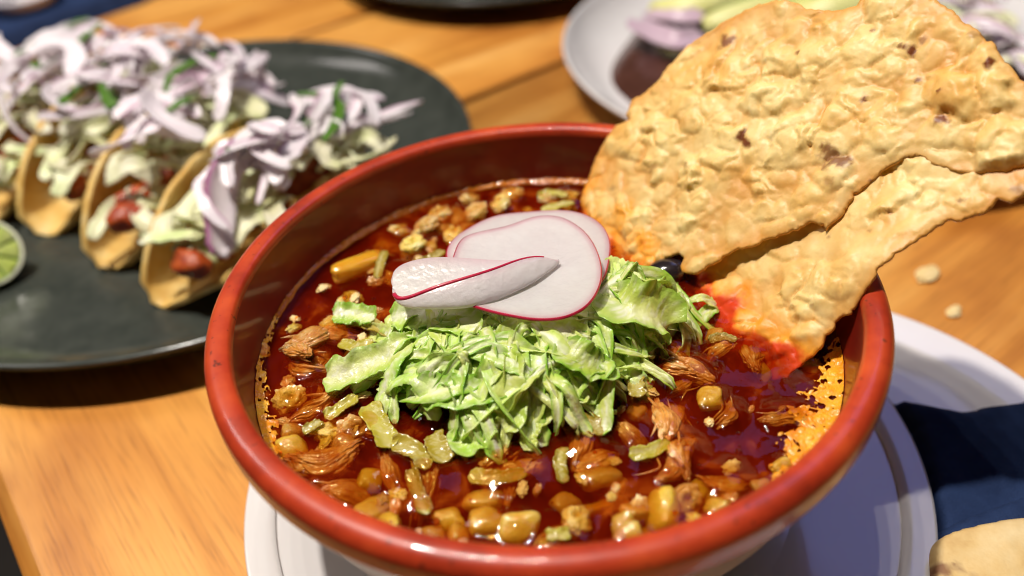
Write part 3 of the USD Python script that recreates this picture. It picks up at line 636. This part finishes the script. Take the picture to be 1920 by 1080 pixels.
# the curled slice: a sheet bent to a trough, open towards the back left
nS = 40
nearp = catmull([at(q, ZS + h * mm) for q, h in (((738, 545), 18.2), ((748, 560), 18.2), ((800, 546), 20.6), ((860, 526), 21.9), ((930, 504), 21.9), ((1000, 483), 20.2), ((1046, 489), 18.2))], nS)
botp = catmull([at(q, ZS + h * mm) for q, h in (((738, 540), 17.9), ((750, 563), 17.3), ((800, 573), 17.2), ((865, 574), 17.0), ((940, 556), 17.0), ((1005, 524), 17.1), ((1048, 491), 17.6))], nS)
farp = catmull([at(q, ZS + h * mm) for q, h in (((738, 535), 18.2), ((746, 503), 19.4), ((790, 487), 20.2), ((850, 484), 20.0), ((910, 488), 19.2), ((975, 490), 18.4), ((1048, 487), 18.0))], nS)
u = np.linspace(0, 1, 15)[None, :, None]
ctl = 2 * botp - .5 * (nearp + farp)
G = (1 - u) ** 2 * farp[:, None] + 2 * u * (1 - u) * ctl[:, None] + u ** 2 * nearp[:, None]
p = thing('radish_slice', 'curled radish slice folded like a trough on the front slice', 'radish slice')
V, F = sheet(G, .0007)
ee = np.clip(np.abs(np.linspace(-1, 1, 15)) * 8 - 7, 0, 1) * .35
obj('flesh', (V, F), 'radish_flesh', p, pv={'edge': np.tile(np.tile(ee, nS), 2)})
obj('skin', tube(nearp[1:-3] + A(0, 0, .0001), .00052 * np.clip(np.linspace(1.1, .6, nS - 4), .3, 1.1), 8), 'radish_skin', p)
obj('skin', tube(farp[2:-6], .00009, 6), 'radish_skin', p)

# ------------------------------------------------------------------ tostadas
def tostada(name, outline, p0, p1, p2, label, spots, curve, seed, thick=.0011, flip=False, wl=True, step=.00052, bump=1.0):
    n = np.cross(p1 - p0, p2 - p0); n /= np.linalg.norm(n); n = n if n[2] > 0 else -n
    ex = np.cross(A(0, 0, 1), n); ex /= np.linalg.norm(ex); ey = np.cross(n, ex)
    W = on_plane(outline, p0, n); q = np.stack([(W - p0) @ ex, (W - p0) @ ey], 1)
    seg = []
    for a, b in zip(q, np.roll(q, -1, 0)):
        k = max(2, int(np.linalg.norm(b - a) / step)); seg.append(a + (b - a) * np.linspace(0, 1, k, endpoint=False)[:, None])
    B = np.vstack(seg)
    B = B + .0009 * (np.stack([fbm(np.concatenate([B * 420, np.full((len(B), 1), 3. + seed)], 1), 3, seed + j) for j in (0, 1)], 1) - .5) * 2
    pg = Polygon(B).buffer(0)
    if pg.geom_type != 'Polygon':
        pg = max(pg.geoms, key=lambda g: g.area)
    B = np.array(pg.exterior.segmentize(step * 1.4).coords)[:-1]
    lo, hi = B.min(0), B.max(0)
    gx, gy = np.meshgrid(np.arange(lo[0], hi[0], step), np.arange(lo[1], hi[1], step))
    g = np.stack([gx.ravel(), gy.ravel()], 1) + np.random.default_rng(seed).uniform(-.2, .2, (gx.size, 2)) * step
    inner_ = pg.buffer(-step * .7)
    g = g[contains_xy(inner_, g[:, 0], g[:, 1])]
    P = np.vstack([B, g]); T = Delaunay(P).simplices
    c = P[T].mean(1); T = T[contains_xy(pg, c[:, 0], c[:, 1])]
    ar = np.cross(P[T[:, 1]] - P[T[:, 0]], P[T[:, 2]] - P[T[:, 0]]); T[ar < 0] = T[ar < 0][:, ::-1]; T = T[np.abs(ar) > 1e-12]
    nb = len(B); rng = np.random.default_rng(seed + 50)
    p3 = np.concatenate([P, np.zeros((len(P), 1))], 1)
    wp = P + .0022 * (np.stack([fbm(p3 * 240, 2, seed + 1), fbm(p3 * 240 + 9, 2, seed + 2)], 1) - .5) * 2
    h = np.zeros(len(P))
    for cell, amp in ((.0100, .0021), (.0060, .0015), (.0031, .0005)):      # blisters of three sizes
        sd = rng.uniform(lo - .01, hi + .01, (int(np.prod(hi - lo + .02) / cell ** 2), 2)); on = rng.uniform(.25, 1, len(sd)) * (rng.uniform(size=len(sd)) < .72)
        d, i = cKDTree(sd).query(wp, k=2)
        dome = np.sqrt(np.clip(1 - (d[:, 0] / (d[:, 0] + d[:, 1]) * 2) ** 2.0, 0, 1))
        h += amp * dome * on[i[:, 0]]
    h = bump * h * np.clip(.55 + 2.0 * (fbm(p3 * 70, 3, seed + 9) - .38), .4, 1.2) + (fbm(p3 * 700, 2, seed + 4) - .5) * .00016 + (fbm(p3 * 60, 2, seed + 5) - .5) * .0022
    ph = P @ A(.42, .91) * 640 + 3 * fbm(p3 * 70, 2, seed + 6)                  # faint press lines
    h -= .00028 * np.clip(np.sin(ph), .55, 1) * (fbm(p3 * 45, 2, seed + 8) > .5)
    fry = np.clip((.0013 - h) / .0014, 0, 1) ** 1.2 * .9 * np.clip(fbm(p3 * 130, 3, seed + 7) * 2.2 - .45, 0, 1)
    db = cKDTree(B).query(P)[0]
    fry = np.clip(fry + .75 * np.exp(-db / .0010), 0, 1)
    h *= np.clip(db / .0018, .15, 1)
    char = np.zeros(len(P))
    for sx, sy, r, s in spots:
        o = on_plane((sx, sy), p0, n) if False else on_plane([(sx, sy)], p0, n)[0]
        oo = A((o - p0) @ ex, (o - p0) @ ey); rr_ = np.linalg.norm((P - oo), axis=1) / (r * .000145)
        e = 1.3 - rr_ + 2.4 * (fbm(p3 * 620, 4, int(sx)) - .5)
        char = np.maximum(char, np.clip(e * 1.5, 0, 1) * min(1, s * 1.2))
    w = p0 + ex * P[:, :1] + ey * P[:, 1:] + n * curve(P)[:, None]
    top = w + n * (h + thick / 2)[:, None]
    bot_h = thick / 2 - .55 * h
    back = w - n * (bot_h * np.clip(db / .001, .45, 1))[:, None]
    halo = np.clip((ZS + .0040 + .018 * (fbm(p3 * 150, 5, seed + 11) - .33) - top[:, 2]) / .0045, 0, 1) * .9 if wl else np.zeros(len(P))
    soak = np.clip((ZS + .0004 + .013 * (fbm(p3 * 150, 5, seed + 11) - .33) - top[:, 2]) / .0028, 0, 1) if wl else np.zeros(len(P))
    V = np.vstack([top, back]); a = np.arange(nb); b = (a + 1) % nb; K = len(P)
    ring = np.vstack([np.stack([a, a + K, b], 1), np.stack([b, a + K, b + K], 1)])
    if Polygon(B).exterior.is_ccw is False:
        ring = ring[:, ::-1]
    F = np.vstack([T, T[:, ::-1] + K, ring])
    obj(name, (V, F), 'tostada', pv={'fry': np.tile(fry, 2), 'char': np.tile(char, 2), 'soak': np.tile(soak, 2), 'halo': np.tile(halo, 2)}, label=label, cat='tostada')

T2 = [(1498, 693), (1531, 659), (1549, 641), (1556, 628), (1572, 607), (1607, 584), (1624, 559), (1640, 542), (1660, 514), (1700, 482), (1740, 450), (1776, 419), (1800, 419), (1826, 411), (1852, 398), (1875, 378), (1893, 384), (1916, 371), (1940, 352), (1952, 318), (1940, 285),
      (1880, 262), (1780, 262), (1690, 272), (1600, 330), (1500, 390), (1400, 430), (1320, 470), (1285, 500), (1258, 530), (1270, 575), (1310, 640), (1370, 690), (1440, 712), (1478, 708)]
a0, a1, a2 = at((1300, 535), ZS), at((1500, 690), ZS), at((1655, 525), H + .0012)
def curve2(P):
    n = np.cross(a1 - a0, a2 - a0); n /= np.linalg.norm(n); n = n if n[2] > 0 else -n
    ex = np.cross(A(0, 0, 1), n); ex /= np.linalg.norm(ex); ey = np.cross(n, ex)
    e = on_plane([(1480, 560), (1330, 440)], a0, n) - a0
    o, u_ = A(e[0] @ ex, e[0] @ ey), A((e[1] - e[0]) @ ex, (e[1] - e[0]) @ ey); L = np.linalg.norm(u_); t = np.clip((P - o) @ u_ / L, 0, None)
    c = on_plane([(1660, 505)], a0, n)[0] - a0
    return -5.0 * t ** 2 + .0042 * np.exp(-(((P - A(c @ ex, c @ ey)) / .013) ** 2).sum(1))
tostada('lower_tostada', T2, a0, a1, a2, 'lower golden tostada piece dipping its red-stained tip into the broth', [(1806, 382, 6, .8), (1675, 405, 4, .7), (1640, 440, 4, .6), (1560, 450, 4, .5), (1905, 360, 8, .5)], curve2, 31)
T1 = [(1222, 520), (1195, 512), (1160, 500), (1130, 474), (1112, 432), (1087, 397), (1079, 376), (1094, 330), (1108, 287), (1128, 250), (1148, 229), (1172, 222), (1163, 207), (1172, 184), (1196, 171), (1205, 166), (1230, 140), (1250, 115), (1285, 80), (1330, 50), (1380, 22), (1420, 8), (1455, 0), (1490, 3),
      (1514, 17), (1560, 22), (1604, 13), (1612, -2), (1650, -14), (1700, -14), (1762, 2), (1792, 27), (1830, 55), (1870, 92), (1900, 130), (1928, 166), (1952, 205), (1962, 250), (1950, 290), (1916, 306), (1884, 317), (1850, 319), (1800, 324), (1776, 318), (1754, 309), (1730, 299), (1708, 294), (1690, 300), (1676, 306), (1655, 322), (1634, 341),
      (1600, 364), (1597, 378), (1584, 402), (1551, 431), (1545, 420), (1532, 420), (1511, 422), (1477, 437), (1444, 449), (1384, 471), (1366, 479), (1352, 490), (1330, 496), (1310, 513), (1281, 509), (1277, 500), (1286, 484), (1272, 479), (1258, 482), (1240, 494), (1230, 508)]
b0, b1 = at((1228, 512), ZS), at((1145, 232), H + .004)
b2 = CAM + ray((1560, 405))[0] * .2115
tostada('upper_tostada', T1, b0, b1, b2, 'large upper golden tostada with brown char spots leaning on the bowl', [(1358, 78, 12, .75), (1370, 72, 9, .7), (1393, 262, 11, .95), (1402, 274, 9, .95), (1560, 293, 15, .7), (1580, 306, 13, .75), (1592, 314, 8, .7), (1548, 318, 8, .6), (1763, 228, 9, .9), (1625, 187, 7, .8), (1700, 92, 5, .8), (1713, 99, 6, .9), (1692, 89, 4, .7), (1730, 78, 5, .5),
        (1722, 152, 5, .8), (1857, 123, 6, .95), (1840, 66, 4, .6), (1499, 103, 4, .7), (1640, 60, 4, .6), (1225, 315, 7, .45), (1290, 312, 6, .5), (1145, 352, 9, .35), (1765, 178, 3, .8), (1632, 340, 3, .9), (1560, 348, 8, .4), (1825, 70, 6, .4)],
        lambda P: -.9 * (P[:, 0] - .02) ** 2, 17)

# ------------------------------------------------------------------ tacos on the black plate
def taco(front, back, R, label, seed, tR=1.2, tL=1.42, lean=.22):
    """A tortilla folded round its axis from front (the near tip) to back; returns a frame for its filling."""
    f0, f1 = A(*front), A(*back); ax = f1 - f0; L = np.linalg.norm(ax[:2]); ax = A(ax[0], ax[1], 0) / L
    sd = A(ax[1], -ax[0], 0)                                        # to the right of the axis
    mid = (f0 + f1) / 2; rng = np.random.default_rng(seed)
    n, m = 44, 34
    a = np.linspace(-.995, .995, n) * R; v = np.linspace(-1, 1, m)
    half = np.sqrt(R * R - a * a)
    b = half[:, None] * v[None, :]
    r0 = .0115; s = np.abs(b); lim = np.where(b > 0, tR, tL); turn = np.minimum(s / r0, lim)
    x = r0 * np.sin(turn) + np.clip(s - lim * r0, 0, None) * np.cos(lim); z = r0 * (1 - np.cos(turn)) + np.clip(s - lim * r0, 0, None) * np.sin(lim) * .97
    x = x * np.sign(b) * (1 + .15 * np.sin(a / R * 3 + seed)[:, None]) + (z * lean)          # the row leans right
    z = z + .0012 * (fbm(np.stack([np.broadcast_to(a[:, None], b.shape) * 120, b * 120, b * 0 + seed], -1), 3, seed) - .5) * 2
    G = mid + ax * (a[:, None, None] * (L / 2 / R)) + sd * x[..., None] + A(0, 0, 1) * z[..., None]
    p = thing('taco_shell', label, 'taco')
    obj('tortilla', sheet(G, .0022), 'taco_shell', p)
    return mid, ax, sd, L / 2, rng

def ribbon(P, w, seed, up=(0, 0, 1), thick=.0009, n=20, m=5, ruf=.0006):
    return strip(np.array(P), w, A(*up), seed, ruffle=ruf, cup=.25, thick=thick, n=n, m=m)

ZP = .0062
TACOS = [((at((300, 575), ZP)), at((640, 300), ZP), 'taco nearest the soup bowl with white onion and cabbage spilling over'),
         ((at((205, 505), ZP)), at((455, 235), ZP), 'second taco from the soup bowl with orange meat showing'),
         ((at((88, 440), ZP)), at((320, 190), ZP), 'third taco from the soup bowl, its folded end nearest the lime'),
         ((at((-30, 425), ZP)), at((190, 170), ZP), 'leftmost taco, cut by the left side of the picture')]
TN = ['the taco nearest the bowl', 'the second taco from the bowl', 'the third taco from the bowl', 'the leftmost taco']
for i, (f, b, lab) in enumerate(TACOS):
    mid, ax, sd, hl, rng = taco(f, b, .047, lab, 40 + i, tR=(.52, 1.0, 1.05, 1.1)[i])
    wd = (.012, .004, .004, .004)[i]
    fr = lambda a, x, z: mid + ax * a + sd * (x + .38 * z + wd * .5) + A(0, 0, z)
    part_of = lambda a: 'front end of ' if a < -.3 * hl else 'far end of ' if a > .3 * hl else 'middle of '
    for k in range(16):                                               # chopped red meat in the fold
        a = -hl * .80 + 2 * hl * .8 * k / 15 + rng.normal(0, .003)
        s = rng.uniform(.005, .0085)
        v, fc = blob(rng, s, A(1.2, .8, .7), 2, .35, 1.8, k + 10 * i)
        obj('meat_chunk', (rotz(v, rng.uniform(0, 6)) + fr(a, rng.normal(0, .004), .015 + rng.uniform(0, .007)), fc), 'meat', label='orange-red meat chunk in the ' + part_of(a) + TN[i], cat='meat', group='meat chunks in the ' + part_of(a) + TN[i])
    for k in range(46):                                               # shredded cabbage
        a = rng.uniform(-.86, .8) * hl; zz = .018 + .016 * (1 - (a / hl) ** 2) + rng.uniform(-.005, .005); L = rng.uniform(.014, .034); th = rng.normal(0, .8) + (0 if k % 3 else 1.5)
        dirv = ax * math.cos(th) + sd * math.sin(th); c = fr(a, rng.normal(0, .008 + wd * .6), zz)
        bend = rng.normal(0, .006); drop = rng.uniform(.001, .007)
        P = [c + dirv * L * t + np.cross(dirv, A(0, 0, 1)) * bend * (1 - 4 * t * t) + A(0, 0, -drop * 4 * t * t) for t in (-.5, -.25, 0, .25, .5)]
        me, pv = ribbon(P, rng.uniform(.003, .0085), k + 60 * i, up=(rng.normal(0, .6), rng.normal(0, .6), 1))
        obj('cabbage_shred', me, 'cabbage', label='pale cabbage shred on the ' + part_of(a) + TN[i], cat='cabbage shred', group='cabbage shreds on the ' + part_of(a) + TN[i])
    for k in range(25):                                               # red onion half rings
        a = rng.uniform(-.55, .95) * hl; zz = .030 + .017 * (1 - (a / hl) ** 2) + rng.uniform(-.004, .008); R = rng.uniform(.014, .027); th = rng.uniform(0, 6.28); sp = rng.uniform(1.2, 2.6)
        c = fr(a, rng.normal(-.001, .006), zz); tl = rng.normal(0, .5)
        P = []
        for t in np.linspace(-.5, .5, 7):
            q = rotz(A(R * math.cos(th + sp * t), R * math.sin(th + sp * t), R * (.5 * math.sin(sp * t) * tl - .5 * (2 * t) ** 2 * .5)), 0)
            P.append(c + q - A(R * math.cos(th), R * math.sin(th), 0) * .6)
        me, pv = ribbon(P, rng.uniform(.0035, .0090), k + 17 * i + 400, up=(rng.normal(0, .6), rng.normal(-.2, .6), 1), thick=.0007, ruf=.0002, n=24)
        e = np.zeros(24 * 5); e.reshape(24, 5)[:, 0] = .75 * (k % 3 > 0)
        obj('onion_ring', me, 'red_onion', pv={'edge': np.tile(e, 2)}, label='curved red onion sliver piled on the ' + part_of(a) + TN[i], cat='onion sliver', group='red onion slivers on the ' + part_of(a) + TN[i])
    for k in range(2):
        me, pv = ribbon([fr(rng.uniform(-.6, .8) * hl, rng.normal(0, .008), .044 + rng.uniform(0, .008)) + A(.006 * t, .003 * t * t, .001 * t) for t in (-.5, 0, .5)], .0045, k + 900 + i, thick=.0004, n=8)
        obj('coriander_leaf', me, 'herb', label='scrap of green coriander on ' + TN[i], cat='coriander leaf', group='coriander scraps on ' + TN[i])
# the big white onion ring of the nearest taco
P = [at(q, z) for q, z in (((408, 480), .030), ((412, 400), .040), ((425, 320), .050), ((470, 272), .054), ((520, 262), .054))]
me, pv = ribbon(P, .011, 777, up=(.6, -.8, .35), thick=.0016, n=30, m=7, ruf=.0002)
e = np.zeros((30, 7)); e[:, 0] = 1; e[:, 1] = .2
obj('onion_ring', me, 'red_onion', pv={'edge': np.tile(e.ravel(), 2)}, label='wide white onion ring with dark purple edge at the front of the nearest taco', cat='onion sliver')

# lime half
lc = at((-30, 474), .020); nv = A(.55, -.62, .56); nv /= np.linalg.norm(nv)
ex = np.cross(A(0, 0, 1), nv); ex /= np.linalg.norm(ex); ey = np.cross(nv, ex)
lm = thing('lime_half', 'cut lime half on the black plate at the left picture edge', 'lime')
fr3 = lambda p: lc + ex * p[..., 0:1] + ey * p[..., 1:2] + nv * p[..., 2:3]
RL = .0137
v, f = lathe([(RL * math.cos(t), -RL * 1.05 * math.sin(t)) for t in np.linspace(0, math.pi / 2, 20)], 64)
obj('rind', (fr3(v), f[:, ::-1]), 'lime_rind', lm)
v, f = lathe([(RL * .90, .0002), (RL * .97, .0003), (RL, 0)], 64)
obj('pith', (fr3(v), f), 'lime_pith', lm)
for k in range(9):
    t0, t1 = 2 * math.pi * k / 9 + .05, 2 * math.pi * (k + 1) / 9 - .05
    o = np.array([(.08 * RL * math.cos((t0 + t1) / 2), .08 * RL * math.sin((t0 + t1) / 2))] + [(RL * .88 * math.cos(t), RL * .88 * math.sin(t)) for t in np.linspace(t0, t1, 9)])
    v = np.vstack([np.c_[o, np.full(len(o), .0004)], np.c_[o.mean(0)[None], [[.0014]]]])
    f = np.array([(i, (i + 1) % len(o), len(o)) for i in range(len(o))])
    obj('segment', (fr3(v), f), 'lime_flesh', lm)

# ------------------------------------------------------------------ food on the white plate behind
n, m = 60, 24
ang = np.linspace(0, 2 * np.pi, n, endpoint=False); s = np.linspace(0, 1, m)
rad = .114 * (1 + .06 * (noise(np.stack([np.cos(ang) * 2.2, np.sin(ang) * 2.2, ang * 0], -1), 4) - .5) * 2)
G = np.zeros((m, n, 3)); G[..., 0] = BC[0] - .004 + s[:, None] * rad * np.cos(ang); G[..., 1] = BC[1] - .004 + s[:, None] * rad * np.sin(ang)
G[..., 2] = .0048 + .012 * np.sqrt(np.clip(1 - s[:, None] ** 2.6, 0, 1)) + .004 * (fbm(G * 60, 3, 3) - .5) * (1 - s[:, None] ** 4)
obj('dark_sauce', (G.reshape(-1, 3), grid_faces(m, n, wrap_m=True)), 'mole_sauce', label='glossy dark brown sauce pooled on the white plate behind', cat='sauce')
for i, (pts, w, lab) in enumerate([([(1225, 12, 24), (1300, 2, 30), (1400, -20, 31), (1500, -40, 27)], .014, 'pale green avocado slice above the brown sauce, leftmost'),
                                   ([(1320, 45, 24), (1400, 18, 30), (1500, -6, 31), (1600, -22, 27)], .012, 'avocado slice with dark green edge just above the tostada'),
                                   ([(1480, 20, 26), (1560, 5, 33), (1640, -12, 33)], .016, 'yellow-green avocado slice seen through the notch in the tostada')]):
    P = np.array([at((a, b), c * mm) for a, b, c in pts])
    me, pv = strip(P, w, A(0, -.5, 1), 500 + i, ruffle=.0004, cup=-.5, thick=.006, n=20, m=9)
    v = np.linspace(-1, 1, 9); e = np.tile((v < -.55) * 1.0, 20)
    obj('avocado_slice', me, 'avocado_flesh', pv={'edge': np.tile(e, 2)}, label=lab, cat='avocado slice')
for i, (pts, w, lab) in enumerate([([(1195, 40, 22), (1225, 62, 25), (1260, 72, 26), (1310, 62, 25)], .012, 'purple onion petal on the brown sauce beside the tostada edge'),
                                   ([(1215, 25, 22), (1260, 30, 26), (1320, 30, 26)], .008, 'grey-purple onion strip under the avocado slices')]):
    P = np.array([at((a, b), c * mm) for a, b, c in pts])
    me, pv = ribbon(P, w, 520 + i, up=(0, -.6, .8), thick=.0014, n=20, m=7)
    obj('onion_petal', me, 'red_onion', pv={'edge': np.full(280, .45)}, label=lab, cat='onion sliver')
rng = np.random.default_rng(33)
for k in range(34):
    q = (rng.uniform(1770, 1960), 0); q = (q[0], (q[0] - 1790) * .95 + rng.normal(-18, 26))
    c = at(q, .026 + rng.uniform(0, .012)); th = rng.normal(-.9, .45); L = rng.uniform(.016, .034)
    dv = A(math.cos(th), math.sin(th), rng.normal(0, .15))
    P = [c + dv * L * t + A(0, 0, -.004 * 4 * t * t) + A(-dv[1], dv[0], 0) * rng.normal(0, .002) for t in (-.5, -.2, .2, .5)]
    me, pv = ribbon(P, rng.uniform(.003, .007), 540 + k, up=(rng.normal(0, .5), rng.normal(-.4, .5), 1), thick=.001, n=16)
    e = np.zeros((16, 5)); e[:, 0] = .8; e[:, 1] = .3 * (k % 2)
    obj('onion_sliver', me, 'red_onion' if k % 3 else 'cabbage', pv={'edge': np.tile(e.ravel(), 2)}, label='white and purple sliver heaped behind the right side of the upper tostada', cat='onion sliver', group='slivers heaped behind the upper tostada')

# ------------------------------------------------------------------ cloths, tortilla, small things
def slab(name, outline, z, thick, seed, m, label, cat_, fold=.0012, step=.0016, slope=(0, 0), kind=None, pvc=None, fr=60):
    pg = Polygon(outline).buffer(.002).buffer(-.002)
    B = np.array(pg.exterior.segmentize(step).coords)[:-1]
    lo, hi = B.min(0), B.max(0); gx, gy = np.meshgrid(np.arange(lo[0], hi[0], step), np.arange(lo[1], hi[1], step)); g = np.stack([gx.ravel(), gy.ravel()], 1)
    g = g[contains_xy(pg.buffer(-step * .7), g[:, 0], g[:, 1])]
    P = np.vstack([B, g]); T = Delaunay(P).simplices; c = P[T].mean(1); T = T[contains_xy(pg, c[:, 0], c[:, 1])]
    ar = np.cross(P[T[:, 1]] - P[T[:, 0]], P[T[:, 2]] - P[T[:, 0]]); T[ar < 0] = T[ar < 0][:, ::-1]
    db = cKDTree(B).query(P)[0]; p3 = np.concatenate([P, np.zeros((len(P), 1))], 1)
    h = thick * np.sqrt(np.clip(1 - (1 - np.clip(db / (thick * .9), 0, 1)) ** 2, 0, 1)) + fold * (fbm(p3 * fr, 3, seed) - .4) * np.clip(db / .004, 0, 1)
    zt = z + h + (P - B.mean(0)) @ A(*slope)
    V = np.vstack([np.c_[P, zt], np.c_[P, np.full(len(P), z) + (P - B.mean(0)) @ A(*slope) - .0003]])
    K, nb = len(P), len(B); a = np.arange(nb); b = (a + 1) % nb
    ring = np.vstack([np.stack([a, a + K, b], 1), np.stack([b, a + K, b + K], 1)])
    if not Polygon(B).exterior.is_ccw: ring = ring[:, ::-1]
    obj(name, (V, np.vstack([T, T[:, ::-1] + K, ring])), m, label=label, cat=cat_, pv=pvc(P, db) if pvc else None)
nap = [at(q, .012)[:2] for q in ((1675, 742), (1800, 766), (1925, 744), (2100, 700), (2150, 900), (2050, 1200), (1790, 1260), (1745, 1080), (1758, 990), (1745, 880), (1715, 800))]
slab('navy_napkin', nap, .0085, .0040, 5, 'navy_cloth', 'navy blue cloth napkin on the side plate right of the bowl', 'napkin', fold=.0035, fr=55)
nap2 = [at(q, .016)[:2] for q in ((1765, 985), (1800, 965), (1905, 925), (2060, 860), (2120, 1000), (1990, 1200), (1780, 1180))]
slab('napkin_fold', nap2, .0125, .0030, 9, 'navy_cloth', 'lighter lit fold of navy napkin tucked round the corner tortilla', 'napkin', fold=.002, fr=70)
rngt = np.random.default_rng(2)
tor = closed(np.array([at(q, .019)[:2] for q in ((1753, 1012), (1772, 996), (1800, 985), (1850, 973), (1920, 962), (2000, 966), (2100, 1000), (2150, 1100), (2100, 1250), (1900, 1290), (1775, 1200), (1752, 1110), (1749, 1050))]))
def torchar(P, db):
    p3 = np.concatenate([P, np.zeros((len(P), 1))], 1)
    c = np.clip((fbm(p3 * 160, 4, 4) - .60) * 7, 0, .8) + .35 * np.exp(-db / .0015) * noise(p3 * 200, 3)
    return {'char': np.tile(c, 2)}
slab('corner_tortilla', tor, .0162, .0026, 4, 'flour_tortilla', 'toasted yellow tortilla in the bottom right picture corner', 'tortilla', fold=.0014, step=.0007, fr=120, pvc=torchar)
cl = [at(q, .012)[:2] for q in ((-60, 92), (0, 66), (120, 22), (250, -20), (400, -90), (300, -260), (-200, -200), (-300, 100))]
slab('folded_cloth', cl, .0005, .012, 6, 'navy_cloth', 'dark navy folded cloth at the top left corner', 'napkin', fold=.004, step=.003, fr=30)
for q, z, r, lab in (((42, -8), .020, .024, 'pale round dish on the navy cloth, right one'), ((-22, -6), .020, .017, 'pale round dish on the navy cloth at the picture corner')):
    c = at(q, z)
    obj('pale_dish', lathe([(0, .0125), (r * .6, .0125), (r * .92, .0165), (r, .0215), (r * .97, .0222), (r * .90, .0200), (r * .6, .0165), (0, .0160)], 48, c[:2]), 'pale_ceramic', label=lab, cat='dish')
for q, s, lab in (((1738, 516), .0042, 'pale yellow oblong crumb on the table right of the bowl'), ((1788, 585), .0026, 'small round crumb on the table near the side plate')):
    v, f = blob(rng, s, A(1.4, .75, .25), 3, .5, 2.2, int(q[0]))
    obj('table_crumb', (rotz(v, .7) + at(q, .0005) + A(0, 0, .0004), f), 'crumb', label=lab, cat='crumb')
